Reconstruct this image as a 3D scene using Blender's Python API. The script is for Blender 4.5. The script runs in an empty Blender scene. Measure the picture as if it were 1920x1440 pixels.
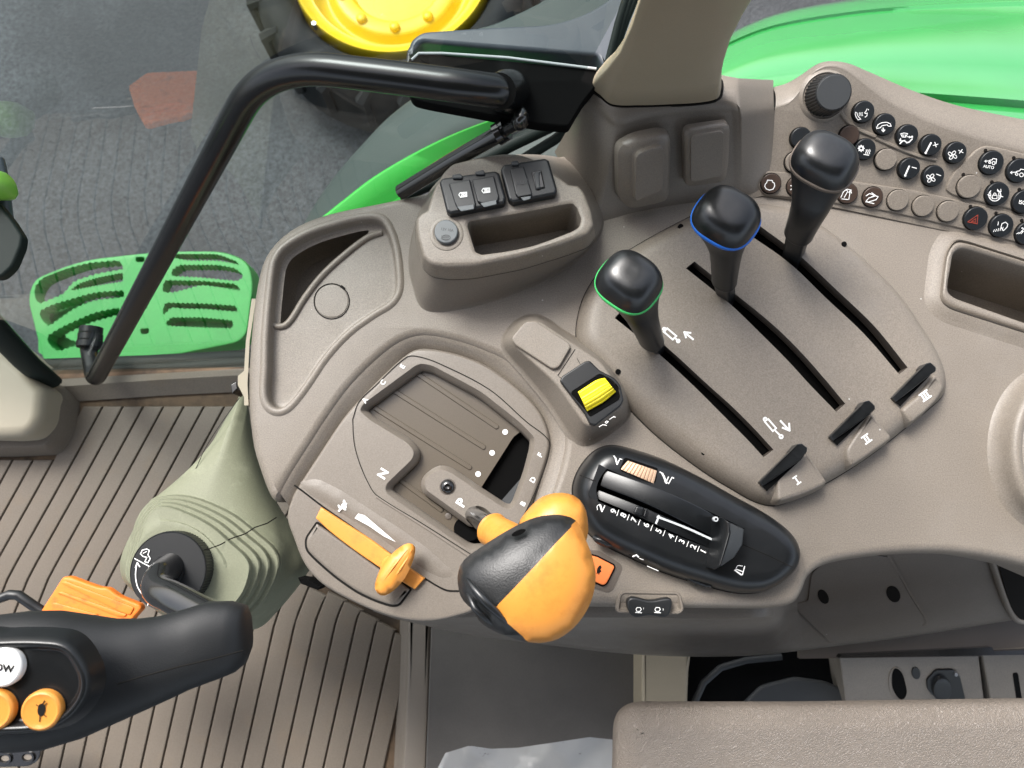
import bpy, math, random
import numpy as np
from mathutils import Vector, Matrix
from mathutils.geometry import delaunay_2d_cdt, tessellate_polygon
random.seed(7); np.random.seed(7)
SC = bpy.context.scene
COL = SC.collection
rad = math.radians

# ------------------------------------------------------------------ camera
CAMH, TILT, FPX = 0.70, rad(10), 1390.0
cam_d = bpy.data.cameras.new('camera'); cam = bpy.data.objects.new('camera', cam_d); COL.objects.link(cam)
cam.location = (0, 0, CAMH); cam.rotation_euler = (TILT, 0, 0)
cam_d.sensor_width = 36; cam_d.lens = FPX/1920*36; cam_d.clip_start = 0.01; cam_d.clip_end = 500
cam_d.dof.use_dof = True; cam_d.dof.focus_distance = 0.67; cam_d.dof.aperture_fstop = 11
SC.camera = cam
# ------------------------------------------------------------------ world, sun, exposure
SUN_EL, SUN_AZ = 50, -35           # azimuth measured from +Y towards +X
w = bpy.data.worlds.new('World'); SC.world = w; w.use_nodes = True
nt = w.node_tree; nt.nodes.clear()
sky = nt.nodes.new('ShaderNodeTexSky'); sky.sky_type = 'NISHITA'; sky.sun_disc = False
sky.sun_elevation = rad(SUN_EL); sky.sun_rotation = rad(SUN_AZ)
sky.air_density = 1.0; sky.dust_density = 4.0; sky.ozone_density = 0.5
hsv = nt.nodes.new('ShaderNodeHueSaturation'); hsv.inputs['Saturation'].default_value = 0.5
bg = nt.nodes.new('ShaderNodeBackground'); bg.inputs['Strength'].default_value = 0.13
out = nt.nodes.new('ShaderNodeOutputWorld')
nt.links.new(sky.outputs[0], hsv.inputs['Color']); nt.links.new(hsv.outputs[0], bg.inputs['Color']); nt.links.new(bg.outputs[0], out.inputs[0])
sd = bpy.data.lights.new('sun', 'SUN'); sd.energy = 1.5; sd.angle = rad(22); sd.color = (1, .985, .96)
so = bpy.data.objects.new('sun', sd); COL.objects.link(so)
_d = Vector((math.sin(rad(SUN_AZ))*math.cos(rad(SUN_EL)), math.cos(rad(SUN_AZ))*math.cos(rad(SUN_EL)), math.sin(rad(SUN_EL))))
so.rotation_euler = _d.to_track_quat('Z', 'Y').to_euler()
vs = SC.view_settings
SC.display_settings.display_device = 'sRGB'
vs.view_transform = 'Standard'; vs.look = 'None'; vs.gamma = 1; vs.use_curve_mapping = False
vs.exposure = 1.44
try:
    SC.cycles.max_bounces = 8; SC.cycles.use_denoising = True
except Exception: pass

# ------------------------------------------------------------------ maths helpers
C0 = Vector((0, 0, CAMH)); CT_, ST_ = math.cos(TILT), math.sin(TILT)
def ray(u, v):
    dx, dy = (u-960)/FPX, -(v-720)/FPX
    return Vector((dx, dy*CT_+ST_, dy*ST_-CT_))
def P(u, v, z=0.0):
    d = ray(u, v); return C0 + d*((z-CAMH)/d.z)
class Plane:
    def __init__(s, a, b, c):       # a origin, b along x, c upper side
        s.o = Vector(a); s.x = (Vector(b)-s.o).normalized()
        n = s.x.cross(Vector(c)-s.o).normalized()
        if n.z < 0 or (abs(n.z) < 1e-6 and n.y > 0): n = -n
        s.n = n; s.y = s.n.cross(s.x)
    def at(s, u, v, h=0.0):
        o = s.o + s.n*h; d = ray(u, v)
        return C0 + d*((o-C0).dot(s.n)/d.dot(s.n))
    def two(s, u, v, h=0.0):
        q = s.at(u, v, h)-s.o; return (q.dot(s.x), q.dot(s.y))
    def up(s, x, y, h=0.0): return s.o + s.x*x + s.y*y + s.n*h
def Z(z): return Plane((0, 0, z), (1, 0, z), (0, 1, z))
def K(s, ox, oy, pts): return [(q[0]/s+ox, q[1]/s+oy)+tuple(r/s for r in q[2:]) for q in pts]
def k3(p): return K(3.2732, 520, 620, p)
def k4(p): return K(3.6, 1040, 560, p)
def k5(p): return K(3.789, 1060, 800, p)
def k6(p): return K(3.4286, 1080, 220, p)
def k7(p): return K(3.5556, 1380, 620, p)
def k8(p): return K(5.143, 1640, 400, p)
def g1(p): return K(4.644, 520, 880, p)
def g2(p): return K(4, 780, 860, p)
def g3(p): return K(3, 0, 960, p)
def g4(p): return K(3.2725, 200, 700, p)
def g5(p): return K(2.8235, 560, 1080, p)
def g6(p): return K(2.4615, 1140, 1000, p)
def g7(p): return K(4.5, 1500, 1020, p)
def f2(p): return K(3, 480, 0, p)
def f3(p): return K(4, 960, 0, p)
def f4(p): return K(3.5556, 1380, 100, p)
def f5(p): return K(3.4286, 0, 420, p)
def f6(p): return K(5.3333, 1560, 170, p)
def kt(p): return K(3.2725, 440, 360, p)
def kb(p): return K(4.235, 740, 260, p)
def kq(p): return K(5.333, 1420, 680, p)

def smooth(pts, n=96, closed=True):
    pts = [np.array(p, float) for p in pts]; m = len(pts); outp = []
    segs = m if closed else m-1; per = max(2, n//segs)
    for i in range(segs):
        if closed: a, b, c, d = pts[(i-1) % m], pts[i], pts[(i+1) % m], pts[(i+2) % m]
        else: a, b, c, d = pts[max(i-1, 0)], pts[i], pts[i+1], pts[min(i+2, m-1)]
        for k in range(per):
            t = k/per
            # centripetal-ish catmull rom with limited tangents
            l = np.linalg.norm(c-b); m1 = (c-a); m2 = (d-b)
            m1 = m1/(np.linalg.norm(m1)+1e-9)*l; m2 = m2/(np.linalg.norm(m2)+1e-9)*l
            t2, t3 = t*t, t*t*t
            outp.append((2*t3-3*t2+1)*b+(t3-2*t2+t)*m1+(-2*t3+3*t2)*c+(t3-t2)*m2)
    if not closed: outp.append(pts[-1])
    return [tuple(p) for p in outp]
def rounded(pts, r=8, seg=5):
    o = []; m = len(pts)
    for i in range(m):
        p = np.array(pts[i][:2], float); rr = pts[i][2] if len(pts[i]) > 2 else r
        a = np.array(pts[i-1][:2], float); b = np.array(pts[(i+1) % m][:2], float)
        da, db = a-p, b-p; la, lb = np.linalg.norm(da), np.linalg.norm(db)
        t = min(rr, la*.48, lb*.48); s, e = p+da/la*t, p+db/lb*t
        for k in range(seg+1):
            q = k/seg; o.append(tuple((1-q)**2*s+2*q*(1-q)*p+q*q*e))
    return o
def resample(pts, n, closed=True):
    pts = [tuple(q) for q in pts]
    p = np.array(pts, float)
    if closed: p = np.vstack([p, p[:1]])
    d = np.r_[0, np.cumsum(np.linalg.norm(np.diff(p, axis=0), axis=1))]
    t = np.linspace(0, d[-1], n+1)[:-1] if closed else np.linspace(0, d[-1], n)
    return [tuple(np.interp(tt, d, p[:, k]) for k in range(p.shape[1])) for tt in t]
def area(p):
    p = np.array(p); x, y = p[:, 0], p[:, 1]
    return .5*np.sum(x*np.roll(y, -1)-np.roll(x, -1)*y)
def offset(p, d):
    p = np.array(p, float); s = 1 if area(p) > 0 else -1
    e = np.roll(p, -1, 0)-p; e /= (np.linalg.norm(e, axis=1)[:, None]+1e-12)
    n = np.c_[e[:, 1], -e[:, 0]]*s
    nn = n+np.roll(n, 1, 0); l = np.linalg.norm(nn, axis=1)[:, None]
    nn = nn/(l+1e-9); c = np.clip((nn*n).sum(1)[:, None], .5, 1)
    return [tuple(q) for q in p+nn*d/c]
def inside(px, py, poly):
    poly = np.array(poly); x, y = np.asarray(px), np.asarray(py); r = np.zeros(x.shape, bool); j = len(poly)-1
    for i in range(len(poly)):
        xi, yi = poly[i]; xj, yj = poly[j]
        c = ((yi > y) != (yj > y)) & (x < (xj-xi)*(y-yi)/(yj-yi+1e-15)+xi); r ^= c; j = i
    return r
def circle(cx, cy, r, n=32, ry=None, rot=0):
    ry = ry or r; c, s = math.cos(rot), math.sin(rot)
    return [(cx+r*math.cos(a)*c-ry*math.sin(a)*s, cy+r*math.cos(a)*s+ry*math.sin(a)*c) for a in [2*math.pi*i/n for i in range(n)]]

DH = .036
# ------------------------------------------------------------------ mesh builder
ORG = {}
class MB:
    def __init__(s): s.v = []; s.f = []
    def add(s, vs, fs):
        k = len(s.v); s.v += [tuple(v) for v in vs]; s.f += [tuple(i+k for i in f) for f in fs]
    def loft(s, rings, closed=True, cap0=False, cap1=False):
        n = len(rings[0]); vs = [p for r in rings for p in r]; fs = []
        for j in range(len(rings)-1):
            for i in range(n if closed else n-1):
                a, b = j*n+i, j*n+(i+1) % n
                fs.append((a, b, b+n, a+n))
        if cap0: fs.append(tuple(range(n))[::-1])
        if cap1: fs.append(tuple((len(rings)-1)*n+i for i in range(n)))
        s.add(vs, fs)
    def cap(s, outer, holes, up3):
        loops = [outer]+list(holes)
        tri = tessellate_polygon([[Vector((x, y, 0)) for x, y in l] for l in loops])
        flat = [p for l in loops for p in l]
        s.add([up3(x, y) for x, y in flat], tri)
    def boss(s, pl, pts, prof, cap=True, holes=(), px=True):
        """pts pixel outline lying in plane pl (height of first use), prof [(offset, height)]"""
        r = [pl.two(u, v) for u, v in pts] if px else pts
        rings = [[pl.up(x, y, h) for x, y in offset(r, o)] for o, h in prof]
        s.loft(rings)
        if cap:
            o, h = prof[-1]; top = offset(r, o)
            hh = [[pl.two(u, v) for u, v in q] for q in holes] if px else holes
            s.cap(top, hh, lambda x, y: pl.up(x, y, h))
        return r
    def ribbon(s, pts, place, wpx, k=[0]):
        """flat stroke along a pixel polyline; place(u,v,h)->3D"""
        for i in range(len(pts)-1):
            a, b = np.array(pts[i], float), np.array(pts[i+1], float)
            d = b-a; l = np.linalg.norm(d)
            if l < 1e-6: continue
            d /= l; n = np.array([-d[1], d[0]])*wpx/2; e = d*wpx*.35
            k[0] = (k[0]+1) % 9; h = k[0]*.00002
            s.add([place(*(a-e+n), h), place(*(b+e+n), h), place(*(b+e-n), h), place(*(a-e-n), h)], [(0, 1, 2, 3)])
    def text(s, txt, cx, cy, hpx, rot, place, bold=0.0, sx=1.0):
        cu = bpy.data.curves.new('t', 'FONT'); cu.body = txt; cu.align_x = 'CENTER'; cu.align_y = 'CENTER'
        cu.offset = bold; cu.resolution_u = 3
        ob = bpy.data.objects.new('t', cu); COL.objects.link(ob)
        dg = bpy.context.evaluated_depsgraph_get(); me = bpy.data.meshes.new_from_object(ob.evaluated_get(dg))
        c, q = math.cos(rad(rot)), math.sin(rad(rot)); vs = []
        ys = [v.co.y for v in me.vertices]; y0 = (max(ys)+min(ys))/2; sc = hpx/(max(ys)-min(ys))
        for v in me.vertices:
            x, y = v.co.x*sc*sx, (v.co.y-y0)*sc
            vs.append(place(cx+x*c-y*q, cy-(x*q+y*c), 0))
        s.add(vs, [tuple(p.vertices) for p in me.polygons])
        bpy.data.objects.remove(ob); bpy.data.meshes.remove(me); bpy.data.curves.remove(cu)
    def tube(s, path, r, seg=20, caps=True, flat=1.0, up=None):
        path = [Vector(p) for p in path]; n = len(path)
        rs = r if hasattr(r, '__len__') else [r]*n
        rings = []; prev = None
        for i, p in enumerate(path):
            t = (path[min(i+1, n-1)]-path[max(i-1, 0)]).normalized()
            if prev is None:
                a = Vector(up) if up else (Vector((0, 0, 1)) if abs(t.z) < .9 else Vector((1, 0, 0)))
            else: a = prev
            a = (a-t*a.dot(t)).normalized(); b = t.cross(a); prev = a
            rings.append([p+a*math.cos(q)*rs[i]*flat+b*math.sin(q)*rs[i] for q in [2*math.pi*k/seg for k in range(seg)]])
        s.loft(rings, cap0=caps, cap1=caps)
    def box(s, c, sx, sy, sz):
        c = Vector(c); v = [c+Vector((x*sx/2, y*sy/2, z*sz/2)) for x in (-1, 1) for y in (-1, 1) for z in (-1, 1)]
        s.add(v, [(0, 1, 3, 2), (4, 6, 7, 5), (0, 4, 5, 1), (2, 3, 7, 6), (0, 2, 6, 4), (1, 5, 7, 3)])
    def build(s, name, mat, parent=None, angle=40, kind=None, label=None, bevel=0):
        me = bpy.data.meshes.new(name); o = ORG.get(parent.name, Vector()) if parent else Vector()
        me.from_pydata([tuple(Vector(v)-o) for v in s.v], [], s.f)
        import bmesh
        bm = bmesh.new(); bm.from_mesh(me); bmesh.ops.remove_doubles(bm, verts=bm.verts, dist=1e-6)
        bmesh.ops.recalc_face_normals(bm, faces=bm.faces); bm.to_mesh(me); bm.free()
        for p in me.polygons: p.use_smooth = True
        me.set_sharp_from_angle(angle=rad(angle)); me.materials.append(mat)
        ob = bpy.data.objects.new(name, me); COL.objects.link(ob)
        if bevel:
            b = ob.modifiers.new('bevel', 'BEVEL'); b.width = bevel; b.segments = 3; b.limit_method = 'ANGLE'; b.angle_limit = rad(35)
        m = ob.modifiers.new('wn', 'WEIGHTED_NORMAL'); m.keep_sharp = True; m.weight = 60
        if parent: ob.parent = parent; ORG[ob.name] = o
        if kind: ob['kind'] = kind
        if label: ob['label'] = label
        return ob
def thing(name, label, cat, loc=(0, 0, 0), group=None):
    o = bpy.data.objects.new(name, None); COL.objects.link(o); o.location = loc; o.empty_display_size = .02
    o['label'] = label; o['category'] = cat
    if group: o['group'] = group
    ORG[o.name] = Vector(loc); return o

def inflate(outline, z0, hu, hd, spacing, expo=.5, extra=(), tilt=None):
    """pillow-shaped closed body over a pixel outline at height z0 -> verts, faces, centroid pixels"""
    pl = Z(z0) if tilt is None else tilt
    o = resample([pl.two(u, v) for u, v in outline], max(24, int(sum(np.linalg.norm(np.diff(np.array([pl.two(u, v) for u, v in outline]+[pl.two(*outline[0])]), axis=0), axis=1))/spacing)))
    pts = [Vector(p) for p in o]; n = len(pts); edges = [(i, (i+1) % n) for i in range(n)]
    for e in extra:
        q = resample([pl.two(u, v) for u, v in e], 14, False)[1:-1]; k = len(pts)
        pts += [Vector(p) for p in q]; edges += [(k+i, k+i+1) for i in range(len(q)-1)]
    a = np.array(o); ins = offset(o, -spacing*.5)
    gx = np.arange(a[:, 0].min(), a[:, 0].max(), spacing); gy = np.arange(a[:, 1].min(), a[:, 1].max(), spacing*.87)
    for j, y in enumerate(gy):
        for x in gx+(j % 2)*spacing*.5:
            if inside([x], [y], ins)[0]: pts.append(Vector((x, y)))
    V, E, F, *_ = delaunay_2d_cdt(pts, edges, [], 1, 1e-7)
    V = [tuple(v) for v in V]
    bnd = {}
    for f in F:
        for i in range(3):
            e = tuple(sorted((f[i], f[(i+1) % 3]))); bnd[e] = bnd.get(e, 0)+1
    bv = set(i for e, c in bnd.items() if c == 1 for i in e); N = len(V)
    A = np.eye(N); rhs = np.zeros(N); nb = [set() for _ in range(N)]
    for a_, b_ in bnd: nb[a_].add(b_); nb[b_].add(a_)
    for i in range(N):
        if i in bv or not nb[i]: continue
        for j in nb[i]: A[i, j] = -1/len(nb[i])
        rhs[i] = 1
    u = np.linalg.solve(A, rhs); u = np.clip(u/u.max(), 0, 1)**expo
    top = [pl.up(x, y, hu*q) for (x, y), q in zip(V, u)]
    bot = [pl.up(x, y, -hd*q) for (x, y), q in zip(V, u)]
    return V, top, bot, [tuple(f) for f in F], pl

# ------------------------------------------------------------------ materials
def mat(name, col, rough=.5, grain=0, gscale=900, var=.05, spec=.5, coat=0, metal=0, speck=0, dirt=None, wave=0, croug=.1, dscale=14, dust=0):
    m = bpy.data.materials.new(name); m.use_nodes = True; t = m.node_tree; b = t.nodes['Principled BSDF']; L = t.links.new
    b.inputs['Roughness'].default_value = rough; b.inputs['Specular IOR Level'].default_value = spec
    b.inputs['Metallic'].default_value = metal; b.inputs['Coat Weight'].default_value = coat; b.inputs['Coat Roughness'].default_value = croug
    b.inputs['Base Color'].default_value = (*col, 1)
    tc = t.nodes.new('ShaderNodeNewGeometry'); pos = tc.outputs['Position']
    def noise(s, det=3, rg=.55):
        n = t.nodes.new('ShaderNodeTexNoise'); n.inputs['Scale'].default_value = s; n.inputs['Detail'].default_value = det
        n.inputs['Roughness'].default_value = rg; L(pos, n.inputs['Vector']); return n.outputs['Fac']
    def mix(f, a, bb):
        x = t.nodes.new('ShaderNodeMix'); x.data_type = 'RGBA'
        L(f, x.inputs[0])
        for i, q in ((6, a), (7, bb)):
            if hasattr(q, 'links'): L(q, x.inputs[i])
            else: x.inputs[i].default_value = (*q, 1)
        return x.outputs[2]
    def rng(f, a, bb, lo=0, hi=1):
        x = t.nodes.new('ShaderNodeMapRange'); L(f, x.inputs[0])
        for i, q in zip((1, 2, 3, 4), (a, bb, lo, hi)): x.inputs[i].default_value = q
        return x.outputs[0]
    c = None
    if var:
        d = tuple(x*(1-var) for x in col); u = tuple(min(1, x*(1+var)) for x in col)
        c = mix(rng(noise(9, 4), .3, .7), d, u)
    if speck:
        f = rng(noise(gscale*.9, 2, .7), .3, .7)
        c2 = t.nodes.new('ShaderNodeMix'); c2.data_type = 'RGBA'; c2.blend_type = 'MULTIPLY'; c2.inputs[0].default_value = 1
        g = t.nodes.new('ShaderNodeMapRange'); L(f, g.inputs[0]); g.inputs[3].default_value = 1-speck; g.inputs[4].default_value = 1+speck
        cmb = t.nodes.new('ShaderNodeCombineXYZ'); [L(g.outputs[0], cmb.inputs[i]) for i in range(3)]
        if c: L(c, c2.inputs[6])
        else: c2.inputs[6].default_value = (*col, 1)
        L(cmb.outputs[0], c2.inputs[7]); c = c2.outputs[2]
    if dirt:
        dc, amt, lo, hi = dirt
        f = rng(noise(dscale, 6, .7), lo, hi, 0, amt)
        c = mix(f, c if c else col, dc)
        rr = rng(f, 0, 1, rough, min(1, rough+.3)); L(rr, b.inputs['Roughness'])
    if dust:
        vo = t.nodes.new('ShaderNodeTexVoronoi'); vo.inputs['Scale'].default_value = dust; L(pos, vo.inputs['Vector'])
        lt = t.nodes.new('ShaderNodeMath'); lt.operation = 'LESS_THAN'; lt.inputs[1].default_value = .035; L(vo.outputs['Distance'], lt.inputs[0])
        sp = t.nodes.new('ShaderNodeSeparateColor'); L(vo.outputs['Color'], sp.inputs[0])
        l2 = t.nodes.new('ShaderNodeMath'); l2.operation = 'LESS_THAN'; l2.inputs[1].default_value = .35; L(sp.outputs[0], l2.inputs[0])
        mu = t.nodes.new('ShaderNodeMath'); mu.operation = 'MULTIPLY'; L(lt.outputs[0], mu.inputs[0]); L(l2.outputs[0], mu.inputs[1])
        c = mix(mu.outputs[0], c if c else col, (.45, .44, .42))
        L(rng(noise(16, 5, .65), .3, .7, rough-.07, rough+.09), b.inputs['Roughness'])
    if c: L(c, b.inputs['Base Color'])
    hs = None
    if grain:
        bp = t.nodes.new('ShaderNodeBump'); bp.inputs['Strength'].default_value = grain; bp.inputs['Distance'].default_value = .0006
        L(noise(gscale, 2, .6), bp.inputs['Height']); hs = bp.outputs[0]
    if wave:
        bp = t.nodes.new('ShaderNodeBump'); bp.inputs['Strength'].default_value = 1; bp.inputs['Distance'].default_value = wave
        L(noise(7, 1, .4), bp.inputs['Height'])
        if hs: L(hs, bp.inputs['Normal'])
        hs = bp.outputs[0]
    if hs: L(hs, b.inputs['Normal'])
    m.diffuse_color = (*col, 1); return m
TAUPE = (.182, .157, .129)
M = dict(
 taupe=mat('taupe_plastic', TAUPE, .46, .35, 900, .07, .5, dust=45, speck=.22, dirt=((.24, .222, .20), .4, .5, .75), dscale=7, wave=.002),
 taupe2=mat('taupe_plastic_smooth', (.166, .144, .120), .40, .2, 1000, .05, .5, dust=40, speck=.14, wave=.002),
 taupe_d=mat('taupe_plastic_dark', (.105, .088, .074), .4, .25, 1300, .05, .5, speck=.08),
 slider=mat('brown_slider_plate', (.095, .078, .058), .24, .15, 1500, .03, .5, speck=.06),
 pillar=mat('beige_trim', (.33, .28, .20), .5, .2, 1200, .03, .4, speck=.05, wave=.003),
 cream=mat('cream_trim', (.30, .265, .20), .6, .15, 1000, .03, .4),
 black=mat('black_plastic', (.006, .007, .008), .30, .08, 1600, 0, .5, wave=.0006, dirt=((.05, .05, .05), .12, .5, .8)),
 blackm=mat('black_matt_plastic', (.009, .010, .011), .40, .12, 1400, 0, .5),
 satin=mat('satin_black_paint', (.004, .0045, .005), .24, 0, 0, 0, .5, wave=.0006),
 spare=mat('black_bolt', (.004, .004, .004), .5),
 knob=mat('black_rubber_knob', (.007, .008, .009), .29, .06, 1500, 0, .6, dirt=((.05, .055, .06), .25, .45, .8), dscale=30),
 gloss=mat('black_gloss_paint', (.008, .008, .008), .18, 0, 0, 0, .5, coat=.5),
 void=mat('dark_void', (.002, .002, .002), .9, 0, 0, 0, .1),
 seam=mat('dark_seam', (.012, .011, .010), .8, 0, 0, 0, .1),
 pdark=mat('dark_green_black', (.006, .012, .010), .65, spec=.25),
 dark=mat('dark_grey_plastic', (.035, .038, .04), .5, .2, 1000, .1),
 orange=mat('orange_plastic', (.66, .27, .045), .40, .15, 700, .05, .5, dirt=((.45, .13, .012), .5, .5, .75), dscale=60),
 orange2=mat('orange_rubber_pedal', (.80, .20, .02), .5, .3, 500, .05, .4, dirt=((.18, .07, .02), .55, .55, .7), dscale=50),
 coral=mat('coral_button', (.86, .22, .06), .4, .1, 900, 0, .5),
 yellow=mat('yellow_switch', (.80, .66, .01), .4, .1, 900, .03, .5),
 rimy=mat('yellow_wheel_paint', (.80, .55, .01), .45, 0, 0, .05, .4, coat=.1, wave=.004),
 green=mat('green_paint', (.028, .25, .055), .2, 0, 0, .04, .6, coat=1, wave=.004, croug=.06),
 green_lit=mat('lit_green_paint', (.05, .46, .06), .5, 0, 0, .05, .3),  # fender's own paint, brightened: the strip's light is put in its colour
 stepg=mat('green_step_paint', (.038, .35, .060), .5, .3, 300, .08, .5, speck=.08),
 gring=mat('green_ring', (.05, .45, .12), .4), bring=mat('blue_ring', (.01, .13, .55), .4), tring=mat('taupe_ring', (.13, .105, .085), .5),
 lime=mat('lime_plastic', (.18, .42, .05), .4, .1, 800, .03),
 olive=mat('olive_rubber', (.180, .188, .128), .6, .35, 700, .06, .35, speck=.07, wave=.003, dirt=((.42, .45, .33), .35, .55, .8), dscale=30),
 white=mat('white_print', (.80, .80, .78), .5), grey=mat('grey_print', (.45, .47, .48), .4),
 red=mat('red_print', (.24, .035, .02), .5), beige=mat('beige_wheel', (.55, .38, .26), .45, .1, 900, .03),
 rubber=mat('tyre_rubber', (.010, .011, .012), .75, .4, 200, .2, .3, dirt=((.03, .032, .03), .5, .4, .7)),
 flare=mat('grey_green_rubber', (.045, .062, .056), .5, .3, 300, .08, .4),
 floor=mat('floor_mat_rubber', (.128, .106, .083), .6, .4, 500, .06, .35, speck=.14, dirt=((.17, .12, .075), .3, .52, .75), dscale=16),
 floorg=mat('grey_floor_panel', (.072, .066, .060), .6, .3, 500, .08, .4, speck=.06, dirt=((.11, .10, .09), .4, .45, .8)),
 mud=mat('dried_mud', (.105, .072, .046), .8, .5, 300, .3, .2, dirt=((.04, .032, .026), .9, .42, .6), dscale=11),
 steel=mat('steel', (.35, .35, .36), .35, metal=1), button=mat('button_black', (.010, .012, .014), .35, .1, 1500, 0, .5),
 brown=mat('button_brown', (.045, .028, .020), .4, .1, 1500, 0, .5),
 gasket=mat('grey_cap', (.10, .11, .115), .45, .2, 1500, .05, .5),
 sheetgrey=mat('grey_blue_plastic', (.060, .070, .082), .35, .15, 500, .08, .5, wave=.004),
 faded=mat('faded_red_paint', (.16, .075, .060), .6, .5, 150, .1, .3),
)
# seat leather
def leather():
    m = mat('seat_vinyl', (.185, .158, .132), .40, 0, 0, .05, .5); t = m.node_tree; L = t.links.new; b = t.nodes['Principled BSDF']
    g = t.nodes.new('ShaderNodeNewGeometry'); v = t.nodes.new('ShaderNodeTexVoronoi'); v.feature = 'DISTANCE_TO_EDGE'; v.inputs['Scale'].default_value = 520
    nz = t.nodes.new('ShaderNodeTexNoise'); nz.inputs['Scale'].default_value = 260; nz.inputs['Detail'].default_value = 3
    ad = t.nodes.new('ShaderNodeMath'); ad.operation = 'ADD'
    bp = t.nodes.new('ShaderNodeBump'); bp.inputs['Strength'].default_value = .6; bp.inputs['Distance'].default_value = .0008
    mr = t.nodes.new('ShaderNodeMapRange'); mr.inputs[2].default_value = .25
    L(g.outputs['Position'], v.inputs['Vector']); L(g.outputs['Position'], nz.inputs['Vector']); L(v.outputs['Distance'], mr.inputs[0])
    L(mr.outputs[0], ad.inputs[0]); L(nz.outputs['Fac'], ad.inputs[1]); L(ad.outputs[0], bp.inputs['Height']); L(bp.outputs[0], b.inputs['Normal']); return m
M['leather'] = leather()
def asphalt():
    m = bpy.data.materials.new('wet_asphalt'); m.use_nodes = True; t = m.node_tree; L = t.links.new; b = t.nodes['Principled BSDF']
    g = t.nodes.new('ShaderNodeNewGeometry')
    def n(s, d, r=.6):
        x = t.nodes.new('ShaderNodeTexNoise'); x.inputs['Scale'].default_value = s; x.inputs['Detail'].default_value = d; x.inputs['Roughness'].default_value = r
        L(g.outputs['Position'], x.inputs['Vector']); return x.outputs['Fac']
    r = t.nodes.new('ShaderNodeValToRGB'); L(n(70, 8, .75), r.inputs[0])
    r.color_ramp.elements[0].position = .38; r.color_ramp.elements[0].color = (.020, .0225, .025, 1)
    r.color_ramp.elements[1].position = .66; r.color_ramp.elements[1].color = (.095, .102, .108, 1)
    x = t.nodes.new('ShaderNodeMix'); x.data_type = 'RGBA'; mr = t.nodes.new('ShaderNodeMapRange'); L(n(1.1, 3), mr.inputs[0])
    mr.inputs[1].default_value = .42; mr.inputs[2].default_value = .62
    mu = t.nodes.new('ShaderNodeMath'); mu.operation = 'MULTIPLY'; mu.inputs[1].default_value = .75; L(mr.outputs[0], mu.inputs[0])
    L(mu.outputs[0], x.inputs[0]); L(r.outputs[0], x.inputs[6]); x.inputs[7].default_value = (.012, .014, .016, 1); L(x.outputs[2], b.inputs['Base Color'])
    b.inputs['Roughness'].default_value = .55
    bp = t.nodes.new('ShaderNodeBump'); bp.inputs['Strength'].default_value = .8; bp.inputs['Distance'].default_value = .008
    L(n(90, 5, .7), bp.inputs['Height']); L(bp.outputs[0], b.inputs['Normal']); return m
M['asphalt'] = asphalt()
def glass(name, tint, refl, rough=0.0, fac=1.0):
    m = bpy.data.materials.new(name); m.use_nodes = True; t = m.node_tree; L = t.links.new; t.nodes.remove(t.nodes['Principled BSDF'])
    o = t.nodes['Material Output']; tr = t.nodes.new('ShaderNodeBsdfTransparent'); tr.inputs[0].default_value = (*tint, 1)
    gl = t.nodes.new('ShaderNodeBsdfGlossy'); gl.inputs['Roughness'].default_value = rough
    lw = t.nodes.new('ShaderNodeLayerWeight'); pw = t.nodes.new('ShaderNodeMath'); pw.operation = 'POWER'; pw.inputs[1].default_value = 4
    fr = t.nodes.new('ShaderNodeMath'); fr.operation = 'MULTIPLY_ADD'; fr.inputs[1].default_value = 1-refl; fr.inputs[2].default_value = refl
    mx = t.nodes.new('ShaderNodeMixShader'); L(lw.outputs['Facing'], pw.inputs[0]); L(pw.outputs[0], fr.inputs[0])
    L(fr.outputs[0], mx.inputs[0]); L(tr.outputs[0], mx.inputs[1]); L(gl.outputs[0], mx.inputs[2]); L(mx.outputs[0], o.inputs[0]); return m
M['glass'] = glass('window_glass', (.60, .67, .67), .08)
def film():
    m = bpy.data.materials.new('clear_film'); m.use_nodes = True; t = m.node_tree; L = t.links.new; b = t.nodes['Principled BSDF']
    b.inputs['Base Color'].default_value = (.70, .72, .73, 1); b.inputs['Roughness'].default_value = .22
    o = t.nodes['Material Output']; tr = t.nodes.new('ShaderNodeBsdfTransparent'); mx = t.nodes.new('ShaderNodeMixShader'); mx.inputs[0].default_value = .34
    vo = t.nodes.new('ShaderNodeTexNoise'); vo.inputs['Scale'].default_value = 22; vo.inputs['Detail'].default_value = 4; vo.inputs['Distortion'].default_value = 2.5
    g = t.nodes.new('ShaderNodeNewGeometry'); L(g.outputs['Position'], vo.inputs['Vector']); bp = t.nodes.new('ShaderNodeBump'); bp.inputs['Strength'].default_value = .5; bp.inputs['Distance'].default_value = .006
    L(vo.outputs['Fac'], bp.inputs['Height']); L(bp.outputs[0], b.inputs['Normal'])
    L(tr.outputs[0], mx.inputs[1]); L(b.outputs[0], mx.inputs[2]); L(mx.outputs[0], o.inputs[0]); return m
M['film'] = film()

EDGE = [(0, -.05), (0, -.012), (-.0008, -.008), (-.003, -.0035), (-.006, -.001), (-.010, 0)]
def prof(h, r=.002, base=0.0, out_=0.0, draft=0.0):
    """raised boss: wall from base to h with rounded top"""
    p = [(out_, base)]
    for a in (0, 22, 45, 67, 90):
        p.append((-draft-r*(1-math.cos(rad(a))), h-r+r*math.sin(rad(a))))
    return p

# ================================================================== GROUND AND OUTSIDE
GZ = -2.05
mb = MB(); S_ = 60
mb.add([(-S_, -S_, GZ), (S_, -S_, GZ), (S_, S_, GZ), (-S_, S_, GZ)], [(0, 1, 2, 3)])
mb.build('ground', M['asphalt'], kind='structure')

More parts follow.
